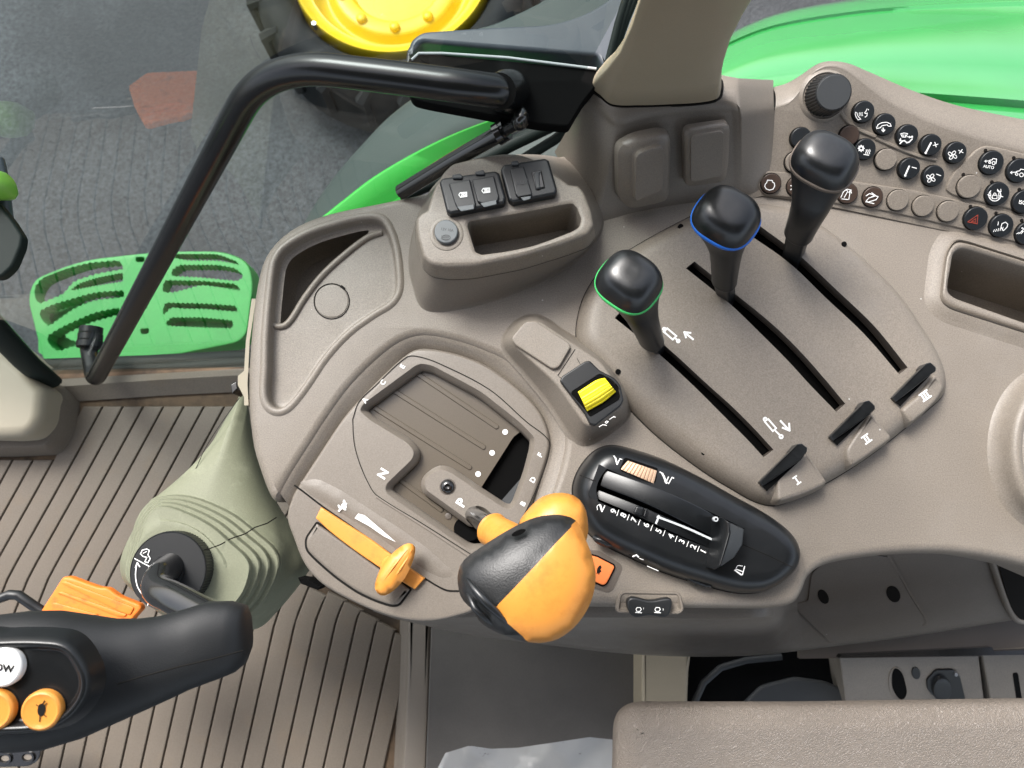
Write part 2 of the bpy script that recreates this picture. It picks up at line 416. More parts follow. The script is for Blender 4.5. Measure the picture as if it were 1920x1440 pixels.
def place(z):
    pl = Z(z); return lambda u, v, h=0: pl.at(u, v, h)

# yellow wheel lying outside
wc = P(733, -72, -1.75); wr = (P(922, -72, -1.75)-wc).length
t = thing('wheel_assembly', 'bright yellow dished wheel with black tyre standing beyond the door rail', 'wheel', wc)
def lathe(mb, c, prf, seg=96, ax=None):
    c = Vector(c); rings = []
    for r, z in prf: rings.append([c+Vector((r*math.cos(a), r*math.sin(a), z)) for a in [2*math.pi*i/seg for i in range(seg)]])
    mb.loft(rings)
mb = MB(); R = wr
lathe(mb, wc, [(R, -.25), (R*1.0, -.01), (R*.985, 0), (R*.96, -.004), (R*.93, -.02), (R*.88, -.03), (R*.86, -.028), (R*.845, -.04), (R*.83, -.075), (R*.80, -.10), (R*.74, -.115), (R*.70, -.11), (R*.66, -.09), (R*.62, -.083), (R*.50, -.085), (R*.47, -.095), (R*.44, -.12), (R*.001, -.12)])
rim = mb.build('rim', M['rimy'], t, angle=60)
for i in range(10):
    a = 2*math.pi*i/10+.35; c = wc+Vector((math.cos(a)*R*.57, math.sin(a)*R*.57, -.083)); mb = MB()
    lathe(mb, c, [(.02, -.01), (.02, .008), (.012, .013), (.001, .013)], 12); mb.build('wheel_bolt', M['rimy'], rim, angle=60)
mb = MB(); c = wc+Vector((-R*.62, -R*.62, -.012)); 
q = P(592, 53, wc.z-.018); mb.tube([q, q+Vector((.0, .0, .03))], .008, 10); mb.build('valve', M['steel'], rim)
mb = MB(); lathe(mb, wc, [(R*1.0, -.30), (R*1.02, -.05), (R*1.10, .01), (R*1.25, .03), (R*1.36, 0), (R*1.42, -.08), (R*1.42, -.30)])
mb.build('tyre', M['rubber'], t, angle=60)
for i in range(22):
    a = 2*math.pi*i/22; d1 = Vector((math.cos(a), math.sin(a), 0)); d2 = Vector((-math.sin(a), math.cos(a), 0)); mb = MB()
    p_ = wc+d1*R*1.30+d2*R*.06+Vector((0, 0, .005)); q_ = wc+d1*R*1.44-d2*R*.06+Vector((0, 0, -.05)); mb.tube([p_, q_, q_+Vector((0, 0, -.15))], [.016, .026, .026], 6); mb.build('tread_lug', M['rubber'], t)

# green steps
sz = -1.02; SP = Z(sz)
t = thing('entry_step', 'bright green serrated metal entry step below the door, seen through the glass', 'step', P(260, 600, sz))
so_ = rounded([(50, 560, 30), (62, 522, 30), (150, 487, 60), (300, 470, 60), (420, 470, 50), (466, 490, 40), (476, 530, 20), (462, 640, 30), (300, 672, 60), (95, 690, 20), (78, 672, 10)], 30, 6)
def wob(pts, n=80, a=1.4):
    p = resample(pts, n); return [(x+(a if i % 2 else -a)*0.4, y+(a if i % 2 else -a)) for i, (x, y) in enumerate(p)]
h1 = [rounded(f5([(222, 400, 40), (300, 320, 60), (560, 250, 60), (770, 232, 30), (800, 290, 20), (620, 320, 60), (470, 370, 40), (410, 450, 30), (250, 515, 20), (222, 470)]), 10, 6),
 rounded(f5([(450, 430, 20), (500, 385, 40), (620, 345, 50), (790, 312, 12), (792, 370, 12), (600, 400, 40)]), 6, 5),
 rounded(f5([(250, 560, 40), (330, 520, 40), (600, 440, 60), (800, 425, 20), (800, 470, 20), (600, 490, 60), (480, 540, 40), (310, 660, 20), (262, 610)]), 10, 6),
 rounded(f5([(300, 720, 40), (400, 660, 40), (600, 570, 60), (770, 535, 20), (770, 580, 20), (560, 640, 60), (400, 720, 40), (520, 770, 10), (370, 820, 20), (310, 770)]), 10, 6),
 rounded(f5([(1100, 300, 30), (1150, 262, 40), (1400, 262, 40), (1520, 285, 40), (1570, 335, 20), (1530, 368, 20), (1300, 345, 40), (1105, 335, 12)]), 10, 6),
 rounded(f5([(1110, 215, 10), (1130, 190, 20), (1400, 192, 40), (1520, 240, 20), (1540, 262, 10), (1400, 235, 40), (1200, 235, 40)]), 8, 5),
 rounded(f5([(1045, 400, 20), (1060, 360, 20), (1300, 365, 40), (1520, 385, 30), (1550, 430, 12), (1300, 390, 50), (1120, 440, 20), (1045, 440)]), 8, 5),
 rounded(f5([(1045, 560, 20), (1060, 505, 20), (1300, 510, 40), (1520, 525, 20), (1530, 565, 20), (1300, 545, 40), (1180, 545, 20), (1100, 535, 20), (1050, 590)]), 8, 5),
 rounded(f5([(1060, 640, 12), (1100, 600, 12), (1300, 600, 40), (1500, 620, 20), (1495, 672, 20), (1300, 665, 30), (1080, 655)]), 8, 5),
 rounded(f5([(870, 210), (930, 210), (930, 245), (872, 245)]), 3, 3), rounded(f5([(900, 672), (960, 668), (955, 705), (905, 710)]), 3, 3), rounded(f5([(900, 520), (950, 515), (945, 545), (905, 548)]), 3, 3)]
h1 = [wob(h, 70 if i < 9 else 16, 1.2 if i < 9 else .1) for i, h in enumerate(h1)]
mb = MB(); so2 = resample(so_, 140)
mb.boss(SP, so2, [(0, -.06), (0, -.006), (-.003, -.001), (-.008, 0)], holes=h1)
for h in h1:
    r = [SP.two(u, v) for u, v in h]
    mb.loft([[SP.up(x, y, 0) for x, y in r], [SP.up(x, y, -.035) for x, y in offset(r, -.002)]])
mb.build('tread_plate', M['stepg'], t)
mb = MB()      # lower tread seen through the openings
for ya, yb, x0, x1 in [(566, 650, 72, 240), (540, 640, 300, 462)]:
    pl = Z(sz-.05); r = [(x0, ya+18), (x1, ya-14), (x1, yb-4), (x0, yb+14)]
    mb.boss(pl, rounded(r, 8, 4), [(0, -.03), (0, 0)])
mb.build('lower_tread', M['stepg'], t)
# small black rubber stop and dark sill pieces belong to the door sill
t = thing('door_sill', 'black door sill and rubber seal running below the green step', 'sill', P(250, 700, -.56))
mb = MB()
for a, b, z, r in [((75, 688), (475, 670), -.62, .015), ((92, 703), (472, 680), -.575, .011), ((95, 712), (470, 690), -.57, .006)]:
    mb.tube([P(*a, z), P((a[0]+b[0])/2, (a[1]+b[1])/2+2, z), P(*b, z)], r, 12)
mb.build('sill_seal', M['pdark'], t)
mb = MB(); pl = Z(-.66); mb.boss(pl, [(40, 672), (90, 694), (480, 664), (490, 715), (60, 740)], [(0, -.1), (0, 0)]); mb.build('sill_bar', M['pdark'], t)

# front corner on the left: dark pillar, cream trim, lime handle
t = thing('front_pillar', 'dark green-black cab pillar edge running down the left side beside cream trim', 'pillar', P(40, 640, -.5))
mb = MB(); mb.tube([P(-70, 545, -.30), P(0, 628, -.38), P(50, 680, -.45), P(92, 716, -.52)], .021, 14, flat=.6); mb.build('pillar_body', M['pdark'], t)
mb = MB(); mb.tube([P(-60, 535, -.4), P(0, 600, -.48), P(78, 688, -.56)], .006, 10); mb.build('pillar_seal', M['gloss'], t)
t = thing('corner_cover', 'cream plastic corner cover at the left edge above the floor mat', 'cover', P(20, 740, -.5))
mb = MB(); pl = Z(-.47)
o = rounded([(-120, 560, 10), (-20, 640, 20), (40, 690, 20), (78, 733, 12), (72, 790, 30), (50, 818, 20), (10, 822, 20), (-120, 818, 5)], 10, 6)
mb.boss(pl, o, [(.0, -.14), (0, -.02), (-.002, -.01), (-.008, -.002), (-.016, 0)]); mb.build('cover_shell', M['cream'], t)
t = thing('lime_handle', 'lime green rounded plastic handle with a black stalk at the left edge', 'handle', P(5, 350, -.1))
mb = MB(); V, top, bot, F, _ = inflate(rounded([(-60, 322, 8), (8, 320, 20), (28, 338, 18), (35, 358, 10), (25, 370, 10), (-60, 373, 6)], 8), .03, .02, .02, .006)
mb.add(top, F); mb.add(bot, F); mb.build('grip', M['lime'], t, angle=80)
mb = MB(); mb.tube([P(-6, 300, .0), P(1, 330, .0), P(7, 380, .0), P(12, 420, -.01)], .007, 12); mb.build('stalk', M['sheetgrey'], t)
mb = MB(); mb.boss(Z(.02), rounded([(-60, 330, 4), (0, 384, 3), (22, 412, 3), (41, 442, 6), (38, 462, 6), (22, 500, 10), (0, 520, 10), (-60, 520, 6)], 4), prof(0, .003, -.010)); mb.build('lower_cover', M['pdark'], t, angle=40)

# fender, flare
t = thing('rear_fender', 'glossy green rear fender arching behind the switch panel at the top right', 'fender', P(1650, 100, -.25))
mb = MB(); rows = []
def lin(a, b, k): return [(a[i][0]*(1-k)+b[i][0]*k, a[i][1]*(1-k)+b[i][1]*k) for i in range(len(a))]
A_ = resample(smooth([(1330, 85), (1390, 52), (1460, 25), (1560, 5), (1700, -12), (1900, -25), (2100, -30)], 60, False), 40, False)
B_ = resample([(1200, 330), (1330, 300), (1450, 290), (1560, 280), (1700, 300), (1900, 330), (2100, 360)], 40, False)
for k, z in [(0, -.42), (0.0, -.36), (.02, -.335), (.08, -.315), (.10, -.318), (.16, -.30), (.3, -.27), (.42, -.255), (.46, -.257), (.55, -.24), (.60, -.232), (.64, -.242), (.68, -.236), (.8, -.225), (1, -.22)]:
    rows.append([P(u, v, z+.02*math.sin((u-1300)/300)*k) for u, v in lin(A_, B_, k)])
mb.loft(rows, closed=False); mb.build('fender_skin', M['green'], t, angle=70)
t2 = thing('fender_edge', 'narrow green fender strip seen beneath the gas strut behind the socket box', 'fender', P(830, 290, -.2))
mb = MB()
A_ = resample(smooth([(600, 410), (640, 378), (700, 332), (780, 285), (860, 247), (950, 215), (1040, 195)], 60, False), 40, False)
B_ = resample(smooth([(700, 420), (750, 385), (800, 350), (880, 295), (960, 250), (1060, 215)], 60, False), 40, False)
mb.loft([[P(u, v, -.30) for u, v in A_], [P(u, v, -.20) for u, v in A_], [P(u, v, -.195) for u, v in lin(A_, B_, .06)], [P(u, v, -.203) for u, v in lin(A_, B_, .5)], [P(u, v, -.216) for u, v in B_]], closed=False)
mb.build('fender_skin', M['green_lit'], t2, angle=70)
mb = MB()
C_ = resample(smooth([(545, 480), (575, 410), (620, 340), (680, 270), (740, 210), (800, 172), (900, 150)], 60, False), 40, False)
mb.loft([[P(u, v, -.55) for u, v in C_], [P(u, v, -.42) for u, v in C_], [P(u, v, -.39) for u, v in lin(C_, A_, .1)], [P(u, v, -.36) for u, v in lin(C_, A_, .6)], [P(u, v, -.33) for u, v in A_]], closed=False)
mb.build('rubber_flare', M['flare'], t2, angle=70)

# grey-blue plastic deck beyond the door hinge
t = thing('hinge_cover', 'black plastic cover with a blue-grey top above the door rail bracket', 'cover', P(950, 80, -.12))
mb = MB(); pl = Z(-.13)
o = rounded([(765, 110, 14), (768, 75, 16), (790, 58, 18), (900, 50, 50), (1040, 44, 80), (1110, 20, 60), (1180, -30, 5), (1260, -40, 5), (1140, 140, 4), (1120, 104, 4), (900, 88, 50), (790, 78, 10)], 10, 6)
mb.boss(pl, o, [(0, -.05), (0, -.004), (-.002, -.001), (-.005, 0)]); mb.build('cover_top', M['sheetgrey'], t)
mb = MB(); mb.boss(Z(-.20), rounded([(760, 128, 14), (764, 85, 16), (790, 72, 14), (1130, 100, 6), (1140, 150, 6), (780, 130, 8)], 8), [(0, -.06), (0, -.002), (-.002, 0)]); mb.build('cover_side', M['gloss'], t)
mb = MB(); mb.boss(Z(-.30), rounded([(860, 60, 10), (930, 42, 20), (1010, 5, 30), (1080, -40, 10), (1300, -60, 5), (1250, 60, 5), (900, 80, 10)], 10), [(0, -.06), (0, -.004), (-.004, 0)]); mb.build('lower_deck', M['flare'], t)

# door : bracket, glass, grab rail, strut
GLP = Plane(P(0, 702, -.55), P(460, 690, -.55), P(230, 696, -.55)+Vector((0, .18, 1.0)))
GLP.n = Vector((-GLP.n.x, -GLP.n.y, -GLP.n.z)) if GLP.n.y > 0 else GLP.n
t = thing('cab_door', 'clear glass cab door with a thick bent black grab rail', 'door', P(230, 696, -.55))
def gp(u, v): return GLP.at(u, v)
gq = [gp(-260, 705), gp(100, 702), gp(462, 688), gp(560, 560), gp(640, 440), gp(760, 362), gp(900, 285), gp(1050, 225), gp(1105, 120), gp(1190, -40), gp(1300, -300), gp(300, -300), gp(-300, -300)]
nrm = Vector((0, -1, .1)).normalized()*.0025
mb = MB(); n_ = len(gq)
mb.add([p for p in gq], [tuple(range(n_))]); mb.build('door_glass', M['glass'], t)
def arcfil(pts, r, seg=10):
    o = [pts[0]]
    for i in range(1, len(pts)-1):
        p, a, b = pts[i], pts[i-1], pts[i+1]; da, db = (a-p), (b-p); t_ = min(r[i-1], da.length*.48, db.length*.48)
        s_, e_ = p+da.normalized()*t_, p+db.normalized()*t_
        for k in range(seg+1):
            q = k/seg; o.append(s_*(1-q)**2+p*2*q*(1-q)+e_*q*q)
    return o+[pts[-1]]
rp = arcfil([P(925, 170, .145), P(770, 149, .14), P(498, 117, .125), P(177, 714, -.46), P(167, 655, -.50)], [.05, .065, .028])
mb = MB(); mb.tube([P(945, 175, .125)]+rp, .0134, 32); gr = mb.build('grab_rail', M['satin'], t, angle=80)
mb = MB(); c = P(170, 648, -.50)
for k in range(3): mb.tube([c+Vector((0, .012*k-.004, .003)), c+Vector((0, .012*k+.006, .003))], .020-.001*k, 20)
mb.build('rail_grommet', M['satin'], gr)
mb = MB(); mb.tube([P(958, 168, .10), P(950, 172, .12), P(935, 172, .14)], [.017, .018, .0148], 24); mb.build('rail_flange', M['satin'], gr, angle=70)
mb = MB(); pl = Z(.10)
o = rounded([(763, 165, 12), (766, 105, 14), (790, 98, 10), (1122, 130, 6), (1126, 150, 4), (1092, 192, 6), (1066, 236, 6), (1010, 232, 12), (800, 193, 30), (772, 186, 12)], 8, 6)
mb.boss(pl, o, [(0, -.012), (0, -.001), (-.001, 0)]); br = mb.build('hinge_bracket', M['void'], t)
mb = MB(); mb.tube([P(772, 112, .102), P(785, 100, .102), P(830, 100, .102), P(950, 108, .102), P(1118, 129, .102)], .0012, 8); mb.build('bracket_rim', M['grey'], br)
t = thing('gas_strut', 'glossy black gas strut with a ball joint behind the socket box', 'strut', P(900, 290, -.05))
mb = MB(); mb.tube([P(752, 360, .0), P(850, 300, .05), P(938, 250, .09)], .0075, 20); bd = mb.build('strut_body', M['gloss'], t)
mb = MB()
for a, b in [((930, 254), (940, 248)), ((943, 246), (950, 242))]: mb.tube([P(*a, .09), P(*b, .092)], .0098, 20)
mb.build('strut_collar', M['gloss'], t)
mb = MB(); mb.tube([P(938, 250, .09), P(970, 232, .11)], .0052, 16); mb.build('strut_rod', M['gloss'], t)
mb = MB(); V, top, bot, F, _ = inflate(circle(976, 224, 17, 28, 21, .3), .118, .010, .010, .003); mb.add(top, F); mb.add(bot, F); mb.build('ball_joint', M['gloss'], t, angle=80)
t = thing('window_seal', 'black rubber window seal and frame strip between the strut and the corner trim', 'seal', P(950, 300, -.1))
mb = MB()
mb.tube([P(750, 368, -.11), P(870, 318, -.10), P(960, 270, -.09), P(1060, 222, -.08)], .008, 12)
mb.tube([P(830, 368, -.12), P(930, 330, -.11), P(1040, 262, -.10), P(1110, 205, -.09)], .006, 12)
mb.build('seal_strip', M['pdark'], t)
mb = MB(); mb.boss(Z(-.13), rounded([(860, 350, 4), (950, 290, 10), (1040, 238, 10), (1090, 220, 4), (1060, 300, 4), (900, 380, 4)], 4), [(0, -.02), (0, 0)]); mb.build('frame_strip', M['flare'], t)
t = thing('rear_seal', 'black ribbed rubber seal beside the beige pillar at the top', 'seal', P(1160, 60, .1))
mb = MB()
for i, (a, b) in enumerate([((1182, -30), (1140, 118)), ((1192, -30), (1147, 108)), ((1202, -30), (1152, 100))]):
    mb.tube([P(*a, .02), P((a[0]+b[0])/2-2, (a[1]+b[1])/2, .0), P(*b, -.02)], .0042, 10)
mb.build('seal_strip', M['pdark'], t)

# unseen cab roof, added for its shade and its reflection in the knobs
t = thing('unseen_cab_roof', 'unseen pale cab roof lining added above the controls', 'roof', (0, -.5, 1.15))
mb = MB()
ro_ = [(-1.5, -1.7), (1.5, -1.7), (1.5, .14), (-1.5, .14)]
pl = Plane((0, 0, 1.15), (1, 0, 1.15), (0, 1, 1.15)); mb.boss(pl, ro_, [(0, 0), (0, .1)], px=False); mb.cap(ro_, [], lambda x, y: Vector((x, y, 1.15)))
mb.build('unseen_roof_lining', M['pillar'], t)
# ================================================================== FLOOR
FZ = -.56
mb = MB(); mb.boss(Z(FZ-.004), [(-250, 700), (470, 688), (820, 800), (900, 1500), (-250, 1500)], [(0, -.02), (0, 0)])
fl = mb.build('floor', M['mud'], kind='structure')
fy = [740, 760, 920, 1080, 1163, 1440, 1520]; ff = [283, 272, 185, 95, 62, 0, -16]
def fsh(y): return float(np.interp(y, fy, ff))
t = thing('floor_mat', 'ribbed brown rubber floor mat with dirt in its grooves', 'mat', P(300, 1200, FZ))
mb = MB(); pl = Z(FZ)
for k in range(-6, 22):
    xb = 168+38*(k-7)
    ys, ye = 762, 1500
    if k < 0: ys = 862
    if k > 15: ys = {16: 1100, 17: 1108, 18: 1126, 19: 1145, 20: 1163, 21: 1185}[k]
    if k < -3: ye = 1500
    n = 26; yy = [ys+(ye-ys)*i/(n-1) for i in range(n)]
    hw = 17.3
    L_ = [(xb+fsh(y)-hw+1, y) for y in yy]; R_ = [(xb+fsh(y)+hw+2, y) for y in yy]
    if k > 15: R_[0] = (R_[0][0], R_[0][1]+18); R_[1] = (R_[1][0], max(R_[1][1], R_[0][1]+2))
    o = L_+R_[::-1]
    mb.boss(pl, o, [(0, -.005), (0, -.0002), (-.0010, .0016), (-.0026, .0022)])
mb.build('mat_ribs', M['floor'], t, angle=30)
# kick border
mb = MB(); fr = [(90, 712, -.555), (300, 700, -.55), (475, 690, -.55)]; fr2 = [(96, 726, -.545), (300, 712, -.54), (478, 702, -.54)]; fr3 = [(112, 755, -.56), (300, 742, -.56), (480, 733, -.56)]
rr = lambda L: [tuple(P(*q)) for q in L]
mb.loft([[Vector(p) for p in resample(rr(q), 20, False)] for q in (fr, fr2, fr3)], closed=False)
o = rounded([(80, 730, 8), (96, 722, 10), (112, 748, 14), (108, 800, 20), (85, 838, 10), (0, 842, 10), (-150, 842, 4), (-150, 815, 4), (45, 822, 20), (75, 790, 14)], 8, 5)
mb.boss(Z(-.52), o, [(0.01, -.045), (.006, -.02), (0, -.003), (-.003, 0)]); mb.build('mat_border', M['floor'], t)
# kerb ridge and panel
t = thing('floor_ridge', 'taupe raised strip between the ribbed mat and the grey floor panel', 'strip', P(780, 1300, -.5))
mb = MB(); mb.boss(Z(-.50), rounded([(765, 1150), (808, 1150), (806, 1300), (800, 1470), (752, 1470), (760, 1300)], 4), [(.025, -.07), (.012, -.05), (.002, -.01), (-.004, -.001), (-.008, 0)]); mb.build('strip_body', M['taupe2'], t)
t = thing('floor_panel', 'flat dark grey floor panel beneath the orange lever knob', 'panel', P(1000, 1300, -.5))
mb = MB(); mb.boss(Z(-.492), [(809, 1150), (1201, 1150), (1203, 1250), (1203, 1480), (796, 1480), (803, 1320)], [(0, -.02), (0, -.002), (-.002, 0)]); mb.build('panel_sheet', M['floorg'], t)

# pedal, bracket and bent rod
t = thing('foot_pedal', 'orange ribbed pedal on a bent black rod above the floor mat', 'pedal', P(170, 1120, -.3))
pz = -.30; PP = Z(pz)
po = rounded(g3([(225, 560, 10), (350, 365, 25), (385, 362, 12), (480, 398, 20), (560, 425, 20), (600, 425, 15), (670, 475, 20), (785, 520, 15), (795, 545, 12), (745, 600, 12), (670, 900, 30), (600, 960, 40), (200, 960, 40), (110, 800, 20)]), 6, 5)
mb = MB(); mb.boss(PP, po, [(0, -.012), (0, -.003), (-.001, -.001), (-.003, 0)]); pb = mb.build('pedal_pad', M['orange2'], t)
mb = MB()
for r in ([(345, 400), (370, 385), (760, 535), (735, 580), (700, 570)], [(320, 455), (350, 445), (720, 575), (700, 592), (660, 585)], [(285, 515), (310, 505), (560, 575), (520, 590), (300, 560)]):
    mb.boss(Z(pz), rounded(g3(r), 4, 4), [(0, -.001), (-.0005, .0018), (-.0015, .0022)])
mb.build('pedal_ribs', M['orange2'], pb)
mb = MB(); mb.tube([P(*q, z) for q, z in [((-60, 1110), -.30), ((0, 1122), -.30), ((18, 1115), -.30), ((34, 1116), -.30), ((60, 1134), -.305), ((85, 1150), -.31), ((110, 1165), -.31)]], .0065, 14); mb.build('pedal_rod', M['blackm'], t)
t = thing('perforated_bracket', 'black perforated metal bracket at the bottom left corner on the mat', 'bracket', P(20, 1420, -.48))
bz = -.46; hs = [circle(*g3([(40, 1325)])[0], 9, 18, 6), circle(*g3([(155, 1318)])[0], 9, 18, 6), circle(*g3([(30, 1385)])[0], 13, 20, 11), circle(*g3([(158, 1378)])[0], 13, 20, 11)]
mb = MB(); o = rounded([(-80, 1390, 4), (78, 1392, 4), (72, 1425, 10), (55, 1437, 10), (-80, 1441, 4)], 6)
mb.boss(Z(bz), o, [(0, -.004), (0, -.001), (-.001, 0)]); bb = mb.build('bracket_plate', M['gloss'], t)
for h in hs:
    mb = MB(); mb.boss(Z(bz), h, [(0, -.001), (0, .003), (-.0025, .003), (-.004, -.002)], cap=False); mb.build('hole_collar', M['gloss'], bb)
    mb = MB(); mb.boss(Z(bz), h, [(-.004, .0004)]); mb.build('hole', M['taupe'], bb)

# ================================================================== CONSOLE BODY
Z0 = Z(0)
t = thing('control_console', 'large taupe moulded side console with storage trays, carrying all the levers', 'console', P(1000, 600, 0))
outer = [(2060, 420), (1900, 385), (1700, 340), (1500, 300), (1300, 280), (1150, 270), (1050, 287), (990, 308), (900, 332), (800, 356), (700, 377), (630, 391), (570, 410), (525, 438), (493, 477), (477, 530), (467, 610), (461, 700), (462, 770), (470, 838), (484, 885), (497, 920), (508, 938), (520, 940), (533, 916), (549, 888), (581, 838), (620, 778), (660, 724), (707, 677), (752, 643), (795, 632), (856, 643), (905, 660), (950, 682), (1010, 740), (1040, 777), (1054, 815), (1052, 850), (1040, 895), (1020, 950), (1000, 1010), (960, 1075), (930, 1112), (925, 1136), (1000, 1139), (1200, 1141), (1400, 1144), (1462, 1142), (1495, 1132), (1510, 1110), (1522, 1082), (1550, 1062), (1600, 1050), (1680, 1041), (1760, 1039), (1840, 1046), (1930, 1064), (2060, 1095)]
outer_s = smooth(outer, 204)
trim = kt([(900, 165), (950, 228), (985, 330), (1003, 450), (1005, 600), (960, 680), (850, 750), (700, 860), (560, 1010), (430, 1200), (330, 1320), (262, 1345), (205, 1312), (182, 1240), (188, 1080), (192, 900), (205, 720), (217, 600), (228, 500), (245, 420), (300, 340), (450, 250), (650, 185), (800, 155)])
tray = smooth(trim, 120)
rtray = rounded(k8([(735, 262, 180), (860, 282, 100), (1440, 465, 20), (2300, 740, 20), (2300, 1500, 20), (1440, 1172, 60), (700, 935, 160), (600, 850, 150), (612, 700, 100), (650, 400, 150)]), 20, 8)
well = smooth(K(1, 0, 0, [(1960, 700), (1925, 715), (1895, 745), (1874, 790), (1867, 840), (1872, 890), (1890, 935), (1925, 970), (1970, 985), (2010, 960), (2030, 850), (2010, 740)]), 60)
slotbed = None
mb = MB()
r_out = [Z0.two(u, v) for u, v in outer_s]
mb.loft([[Z0.up(x, y, h) for x, y in offset(r_out, o)] for o, h in EDGE])
holes = [tray, rtray]
hole2 = [offset([Z0.two(u, v) for u, v in h], d) for h, d in ((tray, .005), (rtray, .001))]
mb.cap(offset(r_out, -.010), hole2, lambda x, y: Z0.up(x, y, 0))
cons = mb.build('console_body', M['taupe'], t, angle=50)
mb = MB()
Wo = resample(smooth([(526, 926), (534, 912), (549, 888), (581, 838), (620, 778), (660, 724), (707, 677), (752, 643), (795, 632), (856, 643), (905, 660), (950, 682), (1010, 740), (1040, 777), (1054, 815), (1052, 850), (1040, 895), (1020, 950), (1000, 1010), (960, 1075), (930, 1112), (925, 1136)], 110, False), 100, False)
Wi = resample(smooth([(540, 946), (550, 930), (563, 905), (599, 850), (641, 787), (666, 757), (713, 708), (765, 661), (790, 652), (830, 656), (875, 668), (918, 688), (978, 733), (1012, 770), (1028, 805), (1031, 840), (1015, 895), (1000, 940), (975, 1010), (945, 1075), (915, 1105), (905, 1136)], 110, False), 100, False)
mb.loft([[P(u, v, -.0035) for u, v in lin(Wo, Wi, -.35)], [P(u, v, -.0042) for u, v in lin(Wo, Wi, 0)], [P(u, v, -.0062) for u, v in lin(Wo, Wi, .3)], [P(u, v, -.0105) for u, v in lin(Wo, Wi, .9)], [P(u, v, -.013) for u, v in lin(Wo, Wi, 1.15)]], closed=False)
mb.build('gate_surround', M['taupe'], t, angle=60)
# left tray
tr2 = [Z0.two(u, v) for u, v in tray]
mb = MB()
TP = [(.005, 0), (.0042, .0006), (.003, .0019), (.001, .0024), (-.001, .0022), (-.0024, .0008), (-.003, -.002), (-.0034, -.008), (-.0042, -.0105), (-.006, -.0115), (-.009, -.012)]
mb.loft([[Z0.up(x, y, h) for x, y in offset(tr2, o)] for o, h in TP])
pocket = rounded(kt([(232, 760, 12), (232, 600, 30), (250, 450, 40), (310, 350, 60), (460, 265, 60), (640, 205, 60), (780, 185, 20), (822, 215, 25), (815, 262, 20), (690, 365, 60), (540, 500, 80), (430, 640, 80), (355, 765, 20), (310, 805, 25), (250, 800, 15)]), 20, 6)
FT = Z(-.012); pk = [FT.two(u, v) for u, v in pocket]
mb.cap(offset(tr2, -.009), [offset(pk, .003)], lambda x, y: Z0.up(x, y, -.012))
mb.loft([[FT.up(x, y, h) for x, y in offset(pk, o)] for o, h in [(.003, 0), (.001, -.0003), (0, -.0015), (-.0015, -.03), (-.005, -.043), (-.009, -.048)]])
mb.cap(offset(pk, .002), [], lambda x, y: FT.up(x, y, -.0475))
mb.build('storage_tray', M['taupe'], t, angle=50)
mb = MB()
dv = smooth(kt([(226, 812), (262, 826), (310, 818), (352, 775), (430, 650), (540, 510), (690, 373), (820, 278), (905, 248)]), 60, False)
mb.tube([P(u, v, -.0115) for u, v in dv], .0032, 12, flat=1.1); mb.build('tray_divider', M['taupe'], t, angle=70)
mb = MB(); c = circle(622, 565, 33, 48)
mb.ribbon(c+[c[0]], place(-.0118), 2.2); mb.ribbon([(640, 537), (645, 541)], place(-.0116), 5); mb.build('plug_seam', M['seam'], t)
mb = MB(); mb.boss(Z(-.012), circle(622, 565, 31.5, 48), [(0, -.0002), (-.0005, .0006), (-.0012, .0008)]); mb.build('plug_disc', M['taupe'], t)
# right tray
mb = MB(); rt = [Z0.two(u, v) for u, v in rtray]; inn = rounded(k8([(800, 355, 60), (870, 362, 60), (1440, 540, 20), (2300, 815, 20), (2300, 1340, 20), (1440, 1062, 60), (760, 820, 80), (690, 770, 80), (690, 690, 60), (720, 540, 60), (740, 400, 80)]), 20, 8)
in2 = [Z0.two(u, v) for u, v in inn]
A1 = resample(rt, 140); A2 = resample(in2, 140)
# align start
j = min(range(140), key=lambda k: sum((A1[i][0]-A2[(i+k) % 140][0])**2+(A1[i][1]-A2[(i+k) % 140][1])**2 for i in range(0, 140, 7)))
A2 = A2[j:]+A2[:j]
def bl(k, h): return [Z0.up(a[0]*(1-k)+b[0]*k, a[1]*(1-k)+b[1]*k, h) for a, b in zip(A1, A2)]
mb.loft([[Z0.up(x, y, .0) for x, y in offset(A1, .001)], bl(0, .001), bl(.03, .0045), bl(.10, .006), bl(.16, .0035), bl(.2, .0025), bl(.28, .0045), bl(.5, .0055), bl(.8, .0045), bl(.95, .002), bl(1, -.002), [Z0.up(x, y, -.05) for x, y in offset(A2, -.003)], [Z0.up(x, y, -.075) for x, y in offset(A2, -.006)]])
mb.cap(offset(A2, -.006), [], lambda x, y: Z0.up(x, y, -.075)); mb.build('document_tray', M['taupe'], t, angle=50)
# outer swell around right tray (soft shoulder)
mb = MB(); mb.boss(Z0, offset(rtray, 13), [(.008, -.0005), (.004, .0006), (0, .002), (-.004, .0036), (-.007, .0042)], cap=False); mb.build('tray_shoulder', M['taupe'], t, angle=70)
# bolster on the right edge
mb = MB(); mb.boss(Z0, well, [(.010, -.001), (.006, .001), (.002, .006), (.0, .012), (-.001, .018), (-.003, .021), (-.006, .0225), (-.010, .022), (-.012, .019), (-.013, .0195), (-.016, .021), (-.03, .022)])
mb.build('end_bolster', M['taupe'], t, angle=60)
